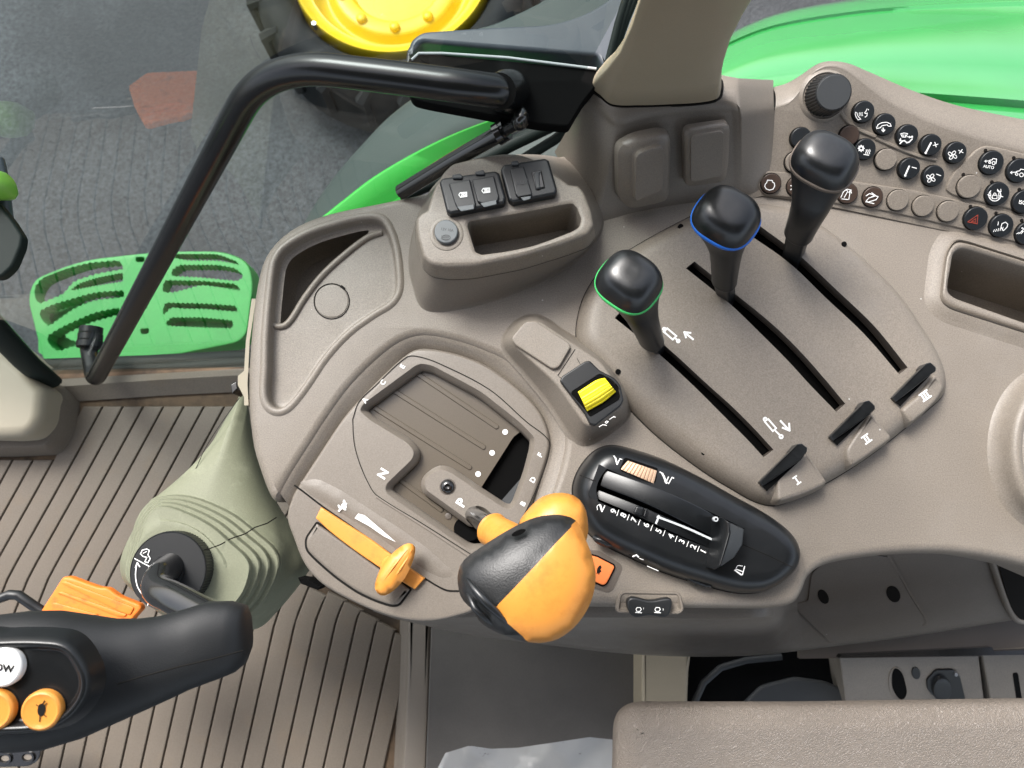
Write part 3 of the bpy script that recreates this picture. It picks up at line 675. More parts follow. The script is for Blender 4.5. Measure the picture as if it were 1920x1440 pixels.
# inner (operator) side skirt with the screw panel
hpl = Plane(P(1560, 1213, -.27), P(1900, 1163, -.27), P(1640, 1040, -.13))
def SK(u, v, z):
    k = min(1, max(0, (u-1440)/60)); return P(u, v, z).lerp(hpl.at(u, v), k*k*(3-2*k))
mb = MB()
Sa = resample([(690, 1090), (900, 1080), (1200, 1080), (1480, 1000), (1700, 1000), (2080, 1010)], 60, False)
Sb = resample(smooth([(700, 1146), (770, 1158), (900, 1157), (1200, 1158), (1420, 1158), (1560, 1130), (1700, 1115), (1880, 1100), (2080, 1080)], 60, False), 60, False)
Sc = resample(smooth([(740, 1160), (860, 1186), (1000, 1206), (1203, 1228), (1400, 1230), (1560, 1213), (1720, 1192), (1920, 1160), (2080, 1135)], 60, False), 60, False)
mb.loft([[SK(u, v, -.045) for u, v in Sa], [SK(u, v, -.052) for u, v in lin(Sa, Sb, .8)], [SK(u, v, -.055) for u, v in Sb], [SK(u, v, -.075) for u, v in lin(Sb, Sc, .12)], [SK(u, v, -.15) for u, v in lin(Sb, Sc, .5)], [SK(u, v, -.20) for u, v in lin(Sb, Sc, .85)], [SK(u, v, -.225) for u, v in lin(Sb, Sc, .96)], [SK(u, v, -.24)+Vector((0, -.001, -.006)) for u, v in Sc], [SK(u, v, -.24)+Vector((0, .01, -.05)) for u, v in Sc]], closed=False)
sk = mb.build('console_skirt', M['taupe2'], t, angle=40)

# ------------------------------------------------------------------ plate ahead of the arch: recessed screw panel
mb = MB()

pan = rounded(g7([(-90, 500, 10), (60, 470, 20), (90, 240, 40), (300, 60, 40), (755, 100, 20), (960, 480, 20), (1075, 640, 35), (1045, 700, 25), (700, 770, 20), (260, 840, 20)]), 20, 6)
mb.boss(hpl, pan, [(0, -.004), (-.0006, .0012), (-.0015, .0018)]); pn = mb.build('access_panel', M['taupe2'], t)
mb = MB()
for c, a, b in ((g7([(190, 432)])[0], 9, 14), (g7([(780, 410)])[0], 12, 16)):
    mb = MB(); mb.boss(hpl, circle(c[0], c[1], a, 24, b, -.5), [(0, .001), (0, .0024)]); mb.build('screw_recess', M['seam'], pn)
mb = MB(); mb.ribbon(smooth(g7([(745, 100), (850, 270), (960, 460), (1060, 620), (1075, 660), (1045, 695)]), 30, False), lambda u, v, h=0: hpl.at(u, v, .0022+h), 4.5); mb.build('panel_seam', M['taupe'], pn)
mb = MB(); lp = lambda u, v, h=0: hpl.at(u, v, .012+h)
mb.tube([hpl.at(u, v, .003) for u, v in smooth(g7([(1600, 80), (1650, 250), (1730, 480), (1790, 600), (1850, 650), (1990, 650)]), 30, False)], .0035, 10); mb.build('cubby_rim', M['taupe'], t)
mb = MB(); mb.boss(hpl, rounded(g7([(1640, 60), (1760, 130), (2200, 220), (2200, 640), (1870, 635), (1800, 580), (1740, 440)]), 10), [(0, .002), (0, .003)]); mb.build('cubby_floor', M['seam'], t)

# ================================================================== SOCKET BOX
BT = .07
t = thing('socket_box', 'raised taupe box with black charging sockets, a round cap and an empty slot', 'socket box', P(940, 450, 0))
topo = rounded(kb([(262, 572, 16), (222, 588, 20), (180, 628, 20), (178, 700, 40), (190, 790, 20), (232, 935, 20), (290, 992, 40), (420, 1012, 40), (620, 1003, 60), (1000, 930, 60), (1350, 822, 60), (1530, 755, 30), (1578, 690, 20), (1562, 585, 20), (1500, 420, 30), (1455, 372, 16), (1385, 365, 10), (1240, 255, 10), (1140, 180, 30), (1000, 122, 60), (850, 117, 80), (650, 150, 80), (460, 200, 30), (390, 270, 30), (320, 390, 20)]), 12, 6)
topo = [(u*.9994+.5, v) for u, v in topo]
TB = Z(BT); cav = rounded(kb([(578, 690, 16), (592, 655, 16), (650, 645, 16), (1000, 588, 60), (1350, 520, 20), (1415, 512, 20), (1450, 550, 16), (1482, 640, 16), (1468, 695, 20), (1420, 728, 40), (1250, 795, 60), (1100, 848, 60), (900, 890, 60), (690, 918, 16), (640, 895, 16)]), 12, 6)
mb = MB(); tb = [TB.two(u, v) for u, v in topo]; cv = [TB.two(u, v) for u, v in cav]
mb.loft([[TB.up(x, y, h) for x, y in offset(tb, o)] for o, h in [(.0045, -.024), (.0042, -.020), (.002, -.008), (.0008, -.003), (-.0005, -.001), (-.0025, 0)]])
mb.cap(offset(tb, -.0025), [offset(cv, .0035)], lambda x, y: TB.up(x, y, 0))
mb.loft([[TB.up(x, y, h) for x, y in offset(cv, o)] for o, h in [(.0035, 0), (.0018, -.0002), (.0004, -.001), (0, -.0025), (-.001, -.03), (-.003, -.055)]])
mb.cap(offset(cv, -.003), [], lambda x, y: TB.up(x, y, -.055)); lid = mb.build('box_lid', M['taupe'], t, angle=45)
base = smooth(kb([(125, 985), (165, 1190), (215, 1322), (300, 1362), (500, 1345), (700, 1300), (950, 1215), (1200, 1112), (1400, 990), (1530, 880), (1640, 700), (1620, 400), (1500, 240), (1200, 150), (800, 160), (500, 240), (300, 420), (170, 700)]), 120)
mb = MB(); b1 = resample([Z0.two(u, v) for u, v in base], 120)
m1 = resample([(x, y) for x, y in offset(tb, .0035)], 120)
j = min(range(120), key=lambda k: sum((b1[i][0]-m1[(i+k) % 120][0])**2+(b1[i][1]-m1[(i+k) % 120][1])**2 for i in range(0, 120, 6)))
m1 = m1[j:]+m1[:j]
def bb_(k, h, d=0): return [Vector((a[0]*(1-k)+b[0]*k, a[1]*(1-k)+b[1]*k, h)) for a, b in zip(offset(b1, d), m1)]
mb.loft([bb_(0, -.001, .003), bb_(0, .0015, .0008), bb_(.06, .006), bb_(.95, BT-.029), bb_(1, BT-.0268), [Vector((x, y, BT-.0266)) for x, y in offset(m1, -.006)]])
mb.build('box_body', M['taupe2'], t, angle=45)
mb = MB(); mb.loft([[TB.up(x, y, h) for x, y in offset(tb, .0049)] for h in (-.0238, -.0250)]); mb.build('lid_seam', M['seam'], t)
mb = MB(); mb.loft([[Vector((x, y, BT-.03)) for x, y in offset(m1, -.0025)], [Vector((x, y, BT-.018)) for x, y in offset(m1, -.0025)]]); mb.build('box_gap', M['seam'], t)
def plate(pts, z, h, m, name, par, r=.0012):
    mb = MB(); mb.boss(Z(z), pts, prof(h, r)); return mb.build(name, m, par)
SH = BT
for pts, flaps in ((rounded(kb([(362, 375, 8), (385, 345, 8), (800, 288, 8), (832, 305, 8), (885, 500, 10), (870, 545, 10), (450, 628, 10), (418, 605, 10)]), 8, 6),
        [([(430, 365), (600, 333), (645, 525), (640, 560), (525, 575), (500, 560), (480, 520)], [(465, 340), (460, 310), (520, 298), (545, 318), (540, 340)], [(495, 545), (625, 525), (632, 562), (528, 580)]),
         ([(612, 338), (790, 305), (830, 470), (818, 510), (700, 530), (660, 510)], [(645, 310), (640, 285), (705, 268), (720, 290), (715, 310)], [(680, 518), (805, 490), (810, 525), (712, 548)])]),
    (rounded(kb([(842, 280, 8), (865, 240, 8), (1190, 188, 8), (1222, 205, 8), (1288, 440, 10), (1270, 475, 10), (940, 537, 10), (905, 515, 10)]), 8, 6),
        [([(915, 250), (1025, 228), (1090, 440), (1085, 460), (985, 478), (960, 450)], [(928, 235), (924, 205), (975, 193), (988, 215), (985, 235)], [(1000, 470), (1082, 458), (1078, 482), (1025, 497)])])):
    s = plate(pts, SH, .009, M['blackm'], 'socket', t, .0025)
    s['label'] = 'black charging socket with two lidded ports' if len(flaps) == 2 else 'black auxiliary socket with one lidded port and a rocker'
    for fl_, hinge, tab in flaps:
        plate(rounded(kb(fl_), 2, 4), SH+.009, .003, M['blackm'], 'flap', s)
        plate(rounded(kb(hinge), 2, 3), SH+.0055, .006, M['dark'], 'hinge', s)
        plate(rounded(kb(tab), 1.5, 3), SH+.0115, .0012, M['gasket'], 'pull_tab', s, .0004)
sock2 = s
mb = MB(); pz_ = place(SH+.0126)
for cx, cy in ((541, 446), (724, 412)):
    q = [(cx-32, cy), (cx-20, cy-17), (cx+30, cy-21), (cx+32, cy+13), (cx-18, cy+19), (cx-32, cy)]
    mb.ribbon(kb(q), pz_, 1.6); mb.ribbon(kb([(cx-12, cy+4), (cx+4, cy-4), (cx+8, cy+4), (cx+24, cy-4)]), pz_, 1.4)
    mb.ribbon(kb([(cx-14, cy-8), (cx+22, cy-12)]), pz_, 1.6); mb.build('battery_symbol', M['white'], t); mb = MB(); mb.ribbon(kb([(cx-10, cy+11), (cx+24, cy+6)]), pz_, 1.6)
mb.build('battery_print', M['white'], t)
mb = MB(); mb.text('AUX', *kb([(1012, 346)])[0], 8, 8, pz_, .01); mb.build('aux_print', M['dark'], t)
plate(rounded(kb([(1085, 270), (1165, 255), (1195, 395), (1120, 412)]), 1.5, 3), SH+.0085, .002, M['gloss'], 'small_rocker', sock2)
plate(rounded(kb([(1100, 275), (1160, 262), (1150, 300), (1158, 398), (1125, 405), (1110, 330)]), 2.5, 3), SH+.0100, .0015, M['dark'], 'rocker_face', sock2)
mb = MB(); cc = kb([(412, 756)])[0]; mb.boss(TB, circle(*cc, 31, 48), [(.001, -.001), (0, .0006), (-.002, .0012), (-.0035, .0006), (-.004, -.004)], cap=False); mb.build('cap_collar', M['taupe'], t)
mb = MB(); mb.boss(TB, circle(cc[0], cc[1]-1, 22, 40), prof(.005, .0012, -.004)); cp = mb.build('round_cap', M['gasket'], t)
mb = MB(); pc = place(BT+.0052); mb.text('12V 10A', cc[0]+1, cc[1]-8, 5, -8, pc, .01)
for dy in (0, 3, 6): mb.ribbon(kb([(372, 772+dy*4), (432, 776+dy*4)]), pc, 1.3)
q = circle(cc[0]-1, cc[1]+7, 8, 20, 5); mb.ribbon(q+[q[0]], pc, 1.2); mb.build('cap_print', M['dark'], cp)

# ================================================================== CORNER TRIM AND PILLAR
t = thing('corner_trim', 'taupe corner trim at the pillar foot with two raised blank covers', 'trim', P(1260, 330, 0))
CT = .09
DP0 = Plane(P(1407, 372, 0), P(1920, 463, 0), P(1453, 204, DH))
FP = Plane(P(1118, 418, 0), P(1390, 372, 0), P(1270, 215, CT))
mb = MB()
# columns across: bottom / top pixel, heights
bot_ = [(1040, 285, -.02), (1075, 350, -.01), (1112, 418, 0), (1122, 417, 0), (1200, 396, 0), (1290, 381, 0), (1375, 373, 0), (1386, 372, 0), (1392, 371, -.001), (1450, 366, 0)]
top_ = [(1085, 205, CT-.02), (1096, 190, CT-.01), (1130, 215, CT-.012), (1160, 235, CT-.012), (1220, 222, CT-.01), (1300, 210, CT-.01), (1370, 208, CT-.01), (1384, 212, CT-.01), (1392, 222, CT-.014), (1454, 205, DH-.001)]
tp2 = [(1095, 172, CT), (1105, 160, CT), (1128, 186, CT), (1160, 212, CT), (1220, 205, CT), (1300, 193, CT), (1362, 189, CT), (1380, 194, CT-.002), (1390, 205, CT-.006), (1451, 200, DH+.001)]
tp3 = [(1100, 162, CT), (1118, 150, CT), (1150, 160, CT), (1180, 180, CT), (1220, 180, CT), (1300, 175, CT), (1352, 165, CT), (1376, 162, CT-.001), (1386, 163, CT-.004), (1450, 168, DH+.002)]
tp4 = [(1110, 150, CT-.03), (1130, 130, CT-.02), (1160, 130, CT-.02), (1190, 120, CT-.02), (1220, 120, CT-.02), (1300, 120, CT-.02), (1352, 140, CT-.02), (1376, 145, CT-.02), (1386, 147, CT-.02), (1450, 150, .01)]
rows = []
for i, row in enumerate((bot_, top_, tp2, tp3, tp4)):
    rows.append([Vector(p) for p in smooth([tuple(P(*q)) for q in row], 90, False)])
full = [rows[0]]
for k in (.06, .3, .6, .85, .95): full.append([a.lerp(b, k) for a, b in zip(rows[0], rows[1])])
full += rows[1:]
mb.loft(full, closed=False); tr_ = mb.build('trim_shell', M['taupe2'], t, angle=80)
mb = MB(); mb.ribbon([(1386, 376), (1400, 330), (1428, 270), (1452, 204)], lambda u, v, h=0: DP0.at(u, v, .0012), 2.0); mb.build('trim_seam', M['seam'], t)
# two blank covers on face
for i, (base_, topf) in enumerate(((f3([(775, 1120, 50), (790, 1075, 30), (900, 1010, 80), (1100, 968, 40), (1175, 990, 40), (1180, 1050, 20), (1170, 1430, 40), (1150, 1490, 30), (930, 1540, 60), (860, 1540, 40), (790, 1480, 20), (778, 1440, 20)]),
        f3([(925, 1180, 40), (960, 1145, 40), (1080, 1100, 60), (1125, 1100, 20), (1140, 1130, 10), (1140, 1400, 30), (1120, 1440, 30), (940, 1520, 30), (920, 1500, 20)])),
       (f3([(1280, 1000, 40), (1310, 950, 40), (1600, 910, 40), (1630, 940, 20), (1620, 1200, 20), (1600, 1330, 30), (1560, 1360, 20), (1320, 1390, 30), (1290, 1370, 20)]),
        f3([(1340, 1040, 20), (1365, 1015, 20), (1570, 985, 20), (1590, 1005, 10), (1585, 1250, 10), (1570, 1325, 20), (1400, 1370, 20), (1340, 1365, 20)])))):
    fpo = Plane(FP.o+FP.n*.002, FP.o+FP.n*.002+FP.x, FP.o+FP.n*.002+FP.y)
    sc_ = lambda q: [(x, y, (r if True else 0)/4) for (x, y), r in q]
    def rp_(raw): return [(x/4+960, y/4, r/4) for x, y, r in raw]
    mb = MB()
    raw_b = ((775, 1120, 50), (790, 1075, 30), (900, 1010, 80), (1100, 968, 40), (1175, 990, 40), (1180, 1050, 20), (1170, 1430, 40), (1150, 1490, 30), (930, 1540, 60), (860, 1540, 40), (790, 1480, 20), (778, 1440, 20)) if i == 0 else ((1280, 1000, 40), (1310, 950, 40), (1600, 910, 40), (1630, 940, 20), (1620, 1200, 20), (1600, 1330, 30), (1560, 1360, 20), (1320, 1390, 30), (1290, 1370, 20))
    raw_t = ((925, 1180, 40), (960, 1145, 40), (1080, 1100, 60), (1125, 1100, 20), (1140, 1130, 10), (1140, 1400, 30), (1120, 1440, 30), (940, 1520, 30), (920, 1500, 20)) if i == 0 else ((1340, 1040, 20), (1365, 1015, 20), (1570, 985, 20), (1590, 1005, 10), (1585, 1250, 10), (1570, 1325, 20), (1400, 1370, 20), (1340, 1365, 20))
    hh = .016 if i == 0 else .008
    b1 = resample([fpo.two(u, v) for u, v in rounded(rp_(raw_b), 6, 6)], 80)
    t1 = resample([fpo.two(u, v, hh) for u, v in rounded(rp_(raw_t), 6, 6)], 80)
    j = min(range(80), key=lambda k: sum((b1[a][0]-t1[(a+k) % 80][0])**2+(b1[a][1]-t1[(a+k) % 80][1])**2 for a in range(0, 80, 4)))
    t1 = t1[j:]+t1[:j]
    def q_(k, h, d=0): return [fpo.up(a[0]*(1-k)+b[0]*k, a[1]*(1-k)+b[1]*k, h) for a, b in zip(b1, offset(t1, d) if d else t1)]
    mb.loft([q_(0, -.004), q_(.02, .0), q_(.08, hh*.35), q_(.5, hh*.55), q_(.9, hh*.62), q_(1, hh*.64, .0015), q_(1, hh*.7, 0), q_(1, hh*.95, -.0003), q_(1, hh, -.0012)])
    mb.cap(offset(t1, -.0012), [], lambda x, y: fpo.up(x, y, hh)); mb.build('blank_cover', M['taupe2'], t, angle=50)

t = thing('cab_pillar', 'beige flared cab pillar rising from the corner trim to the top edge', 'pillar', P(1240, 160, CT))
mb = MB()
def prow(z, pts): return [Vector(p) for p in smooth([tuple(P(u, v, z)) for u, v in pts], 80)]
# sections: pixel outlines at each height (front visible edge, back hidden)
secs = [(CT-.01, [(1107, 161), (1125, 180), (1148, 197), (1200, 199), (1260, 197), (1310, 194), (1345, 187), (1352, 178), (1350, 150), (1300, 120), (1200, 115), (1130, 130)]),
 (CT+.004, [(1108, 158), (1126, 178), (1148, 195), (1200, 197), (1260, 195), (1310, 192), (1343, 185), (1350, 174), (1349, 146), (1300, 116), (1200, 110), (1130, 126)]),
 (CT+.03, [(1122, 144), (1138, 156), (1156, 166), (1205, 169), (1262, 166), (1312, 160), (1346, 150), (1352, 135), (1350, 110), (1300, 80), (1205, 80), (1145, 105)]),
 (CT+.05, [(1138, 128), (1150, 138), (1166, 145), (1212, 146), (1268, 143), (1318, 136), (1353, 120), (1358, 102), (1354, 80), (1300, 50), (1215, 50), (1160, 90)]),
 (CT+.09, [(1162, 98), (1172, 106), (1186, 110), (1224, 110), (1275, 106), (1330, 98), (1366, 78), (1371, 60), (1366, 40), (1310, 10), (1225, 10), (1178, 60)]),
 (CT+.14, [(1184, 50), (1192, 58), (1204, 62), (1240, 62), (1285, 56), (1345, 48), (1388, 32), (1394, 12), (1386, -8), (1320, -30), (1240, -30), (1196, 10)]),
 (CT+.22, [(1207, -20), (1214, -12), (1226, -8), (1260, -8), (1300, -14), (1370, -22), (1428, -38), (1438, -50), (1425, -70), (1340, -90), (1260, -90), (1215, -50)]),
 (CT+.40, [(1230, -190), (1240, -180), (1252, -175), (1290, -175), (1330, -182), (1400, -195), (1455, -215), (1460, -230), (1450, -250), (1390, -270), (1290, -270), (1240, -220)])]
mb.loft([prow(z, p) for z, p in secs], cap1=True); mb.build('pillar_cover', M['pillar'], t, angle=75)
mb = MB(); mb.boss(Z(CT), smooth([(1107, 161), (1125, 180), (1148, 197), (1200, 199), (1260, 197), (1310, 194), (1345, 187), (1352, 178), (1350, 150), (1300, 120), (1200, 115), (1130, 130)], 80), [(.0012, -.001), (.0012, .0012), (-.002, .0012)], cap=False); mb.build('pillar_joint', M['seam'], t)

# ================================================================== DASH PANEL WITH BUTTONS
t = thing('switch_panel', 'sloping taupe switch panel with rows of round push buttons and a ribbed black knob', 'switch panel', P(1650, 330, .03))
DP = Plane(P(1407, 372, 0), P(1920, 463, 0), P(1453, 204, DH))
Tt = smooth([(1453, 204), (1478, 196), (1500, 172), (1522, 140), (1548, 127), (1575, 130), (1597, 143), (1625, 166), (1661, 192), (1720, 222), (1774, 244), (1841, 265), (1920, 285), (2120, 335)], 78, False)
Oo = smooth([(1450, 167), (1480, 158), (1507, 142), (1537, 122), (1562, 117), (1594, 121), (1633, 137), (1717, 173), (1802, 201), (1920, 226), (2120, 265)], 78, False)
Bt = [(1388, 377), (1430, 367), (1480, 373), (1577, 391), (1700, 417), (1800, 438), (1920, 464), (2120, 508)]
mb = MB()
face = [DP.two(u, v) for u, v in Bt]+[DP.two(u, v) for u, v in Tt[::-1]]
if area(face) < 0: face = face[::-1]
mb.cap(face, [], lambda x, y: DP.up(x, y, 0))
T3 = [DP.at(u, v) for u, v in resample(Tt, 78, False)]
def zt(u): return DP.at(*min(Tt, key=lambda q: abs(q[0]-u))).z
O2 = resample(Oo, 78, False); O3 = [P(u, v, T3[i].z-.014) for i, (u, v) in enumerate(O2)]
rows = [T3]
for k, h in ((.04, .0012), (.12, .0026), (.3, .004), (.6, .0045), (.85, .002)): rows.append([a.lerp(b, k)+Vector((0, 0, h)) for a, b in zip(T3, O3)])
rows.append(O3); rows.append([p+Vector((0, .004, -.004)) for p in O3]); rows.append([p+Vector((0, .006, -.02)) for p in O3]); rows.append([p+Vector((0, .008, -.12)) for p in O3])
mb.loft(rows, closed=False)
Bb = [DP.at(u, v) for u, v in Bt]; mb.loft([Bb, [p+Vector((0, .001, -.01)) for p in Bb]], closed=False)
mb.build('panel_body', M['taupe'], t, angle=35)
mb = MB(); mb.boss(DP, rounded([(x/3.5556+1380, y/3.5556+100, r) for x, y, r in [(140, 880, 10), (150, 815, 10), (200, 786, 10), (420, 800, 20), (800, 857, 20), (1200, 915, 20), (1500, 985, 20), (1920, 1088, 20), (2500, 1230, 4), (2500, 1420, 4), (1920, 1272, 20), (1500, 1168, 20), (1000, 1052, 20), (700, 1005, 20), (400, 967, 20), (180, 945, 8)]], 8, 5), [(.0006, -.001), (0, .0008), (-.0006, .0016), (-.0014, .0019)])
mb.boss(DP, rounded([(x/3.5556+1380, y/3.5556+100, r) for x, y, r in [(1398, 890, 12), (1440, 805, 14), (1590, 650, 10), (1640, 620, 10), (1700, 620, 10), (1920, 672, 10), (2500, 810, 4), (2500, 1200, 4), (1920, 1062, 20), (1600, 985, 20), (1440, 945, 12), (1398, 915, 8)]], 8, 5), [(.0006, -.001), (0, .0008), (-.0006, .0016), (-.0014, .0019)])
mb.build('switch_rows', M['taupe'], t, angle=30)
# small moulded ribs between buttons
mb = MB()
mb.tube([DP.at(u, v, .0) for u, v in smooth(f4([(690, 380), (730, 440), (800, 500), (900, 545), (930, 555)]), 14, False)], .0022, 8)
mb.tube([DP.at(u, v, .0) for u, v in smooth(f4([(930, 565), (1050, 620), (1200, 680), (1330, 710)]), 14, False)], .0020, 8)
mb.build('moulded_rib', M['taupe'], t)
px2m = .675/FPX
def button(c, r, m, name='push_button', h=.0028, lab=None):
    c2 = DP.two(*c); mb = MB(); rr_ = r*px2m
    mb.boss(DP, circle(c2[0], c2[1], rr_, 36), prof(h, .0008, -.001), px=False)
    b = mb.build(name, m, t, label=lab)
    return b
def ringseam(mb, c, r, hh=.0021):
    mb = MB(); c2 = DP.two(*c); mb.boss(DP, circle(c2[0], c2[1], r*px2m*1.07, 36), [(.0002, -.001), (0, hh)], px=False); mb.build('button_ring', M['seam'], t)
dk = f4([(840, 392), (980, 475), (1130, 548), (1285, 612), (1450, 663), (850, 640), (1143, 768), (1303, 817), (1687, 730), (1868, 782), (1725, 937), (1905, 988), (1583, 1100), (1753, 1147), (1925, 1197), (425, 565)])
names = ['voice call', 'hang-up', 'air direction', 'temperature plus', 'fan plus', 'gear and heat', 'temperature minus', 'fan minus', 'auto tractor', 'tractor', 'differential lock', 'text', 'red hazard triangle', 'work light one', 'work light two', 'green marked']
rowb = f4([(227, 868), (398, 888), (735, 935), (902, 958)]); blank = f4([(990, 708), (1540, 888), (1068, 978), (1235, 1017), (1400, 1052), (390, 725)])
seams = MB()
BTN = {}
for c, n in zip(dk, names):
    r = 20 if n not in ('auto tractor', 'tractor', 'differential lock', 'text', 'red hazard triangle', 'work light one', 'work light two') else 22.5
    ringseam(seams, c, r); BTN[n] = button(c, r, M['button'], 'push_button', .0055, 'black push button with a %s symbol' % n)
for c, n in zip(rowb, ('engine outline', 'gear', 'arm with up arrow', 'arm with curved arrow')):
    ringseam(seams, c, 20); BTN[n] = button(c, 19.5, M['brown'], 'push_button', .0048, 'dark brown push button with a white %s symbol' % n)
c = f4([(748, 548)])[0]; ringseam(seams, c, 19); button(c, 18.5, M['brown'], 'push_button', .0045, 'dark brown push button partly hidden behind the tallest lever')
for i, c in enumerate(blank):
    r = 22.5 if i == 1 else 20.5; ringseam(seams, c, r, .0024); button(c, r, M['taupe'], 'button_blank', .0052 if i > 1 else .005)
for x, y in [(1655, 648), (1843, 697), (1508, 808), (1697, 857), (1880, 908), (1555, 1020), (1725, 1065), (1897, 1113)]:
    c = f4([(x, y)])[0]; mb = MB(); c2 = DP.two(*c); mb.boss(DP, circle(c2[0], c2[1], 3.4*px2m, 16), [(0, -.001), (0, .0024), (-.0004, .0026)], px=False); mb.build('indicator_lens', M['seam'], t)
kc = DP.two(*f4([(590, 285)])[0]); kn = MB()
rk = 40*px2m
mb = MB(); mb.boss(DP, circle(kc[0], kc[1], rk*1.12, 48), [(.003, -.001), (.001, .0015), (-.0005, .0025), (-.002, .0012)], px=False); mb.build('knob_collar', M['taupe'], t)
def kring(r, h, ribs=True, n=144):
    return [DP.up(kc[0]+(r*(1-(.045 if (i//2) % 2 and ribs else 0)))*math.cos(2*math.pi*i/n), kc[1]+(r*(1-(.045 if (i//2) % 2 and ribs else 0)))*math.sin(2*math.pi*i/n), h) for i in range(n)]
kn.loft([kring(rk, .0), kring(rk*.98, .003), kring(rk*.88, .024), kring(rk*.84, .0255, False), kring(rk*.82, .026, False)], cap1=True)
kb_ = kn.build('volume_knob', M['blackm'], t, angle=25)
mb = MB(); mb.loft([kring(rk*.80, .0258, False), kring(rk*.79, .0264, False), kring(rk*.77, .0268, False)], cap1=True); mb.build('knob_cap', M['dark'], kb_)
# icons
def ic(h=.0058): return lambda u, v, k=0: DP.at(u, v, h+k)
a = ic()
W = MB()
def st(pts, w=1.7, conv=f6): W.ribbon(conv(pts), a, w*.82)
def lp_(cx, cy, r, w=1.6, n=16, ry=None, rot=0, conv=f6): c = circle(cx, cy, r, n, ry, rot); st(c+[c[0]], w, conv)
st([(235, 215), (232, 240), (245, 270), (262, 292), (288, 285), (270, 268), (255, 245), (250, 222), (235, 215)], 1.5)
for x in (275, 290, 304): st([(x, 218), (x-4, 235), (x+3, 252)], 1.2)
st([(350, 182), (340, 205), (326, 222), (340, 230), (352, 222), (350, 250), (330, 265)], 1.5); st([(362, 188), (366, 192)], 2)
st([(445, 370), (462, 338), (500, 320), (545, 316), (583, 330), (592, 355), (565, 356), (552, 342), (500, 350), (480, 372), (447, 378)], 1.7)
st([(512, 372), (512, 402)], 2.2); st([(498, 392), (512, 410), (528, 392)], 2)
st([(685, 432), (720, 423), (757, 430), (735, 465), (705, 465), (685, 432)], 1.5); [st([(x, 438), (x-5, 460)], 1.3) for x in (705, 720, 736)]
st([(685, 478), (683, 502)], 1.8); st([(674, 492), (683, 505), (694, 495)], 1.5); st([(755, 460), (785, 465)], 1.8); st([(775, 455), (785, 466), (772, 472)], 1.5)
st([(680, 530), (705, 503), (725, 500), (748, 520), (772, 514), (802, 482)], 2.6); lp_(800, 462, 5, 2.4)
st([(990, 522), (938, 620)], 3.6); st([(1012, 548), (1060, 535)], 1.8); st([(1028, 515), (1042, 562)], 1.8); lp_(938, 622, 6, 2.4)
for cx, cy in ((1205, 645), (988, 875)):
    for q in range(4): an = q*math.pi/2+.5; lp_(cx+28*math.cos(an), cy+28*math.sin(an)*.95, 21, 1.5, 14, 14, an+.3)
st([(1265, 596), (1310, 620)], 1.7); st([(1302, 588), (1275, 626)], 1.7); st([(1045, 835), (1088, 850)], 1.8)
lp_(292, 577, 20, 3.4); [st([(292+24*math.cos(q), 577+24*math.sin(q)), (292+32*math.cos(q), 577+32*math.sin(q))], 2) for q in np.arange(0, 6.28, .785)]
[st([(x, 590), (x+6, 605), (x-3, 618), (x, 632)], 1.5) for x in (340, 358, 376)]; st([(318, 637), (368, 645)], 1.8)
st([(772, 755), (732, 845)], 3.6); st([(800, 765), (845, 776)], 1.8); lp_(732, 848, 6, 2.4)
def tractor(cx, cy, s):
    q = lambda L: [(cx+x*s, cy+y*s) for x, y in L]
    st(q([(-62, -2), (-20, -6)]), 1.6); st(q([(-50, -12), (-62, -2), (-50, 8)]), 1.6)
    st(q([(-18, 0), (-12, -12), (12, -16), (20, -30), (55, -24), (50, 22)]), 1.7); lp_(cx-12*s, cy+10*s, 10*s, 1.6); lp_(cx+26*s, cy+16*s, 15*s, 1.6)
tractor(1590, 708, 1.0); W.text('AUTO', *f6([(1567, 762)])[0], 5.6, -10, a, .015, .95); tractor(1862, 822, 1.25)
W.text('ISO', *f6([(1905, 1118)])[0], 7.5, -10, a, .015, .9)
c = [(1628+60*math.cos(q), 1045+58*math.sin(q)) for q in np.arange(-1.1, 4.2, .3)]; st(c, 1.8)
st([(1655, 985), (1655, 1005), (1690, 1010), (1688, 985)], 1.5); st([(1555, 1040), (1585, 1050)], 1.6); st([(1670, 1050), (1710, 1062)], 1.6)
st([(1605, 1045), (1650, 1045), (1650, 1080), (1605, 1080), (1605, 1045)], 1.5); lp_(1628, 1036, 12, 1.4); st([(1585, 1020), (1590, 1075)], 1.5); st([(1668, 1020), (1668, 1080)], 1.5)
W.text('1', *f6([(1662, 1328)])[0], 7, -10, a, .02); st([(1690, 1365), (1700, 1330), (1735, 1315), (1758, 1335), (1750, 1365), (1715, 1400), (1690, 1365)], 1.6)
[st([(1690-k*22, 1372+k*6), (1660-k*22+20, 1400+k*4)], 1.4) for k in range(-1, 4)]
W.text('2', *f6([(1905, 1390)])[0], 8, -10, a, .02); [st([(1915-k*22, 1405+k*6), (1890-k*22, 1432)], 1.4) for k in range(0, 3)]
a = ic(.0051)
def s4(pts, w=1.7): W.ribbon(f4(pts), a, w*.85)
s4([(195, 872), (205, 862), (210, 845), (242, 848), (243, 858), (256, 866), (258, 885), (247, 905), (225, 912), (203, 905), (192, 888), (195, 872)], 1.9)
c = circle(400, 895, 25, 18); s4(c+[c[0]], 1.8); [s4([(400+28*math.cos(q), 895+28*math.sin(q)), (400+38*math.cos(q), 895+38*math.sin(q))], 1.8) for q in np.arange(0, 6.28, .7)]
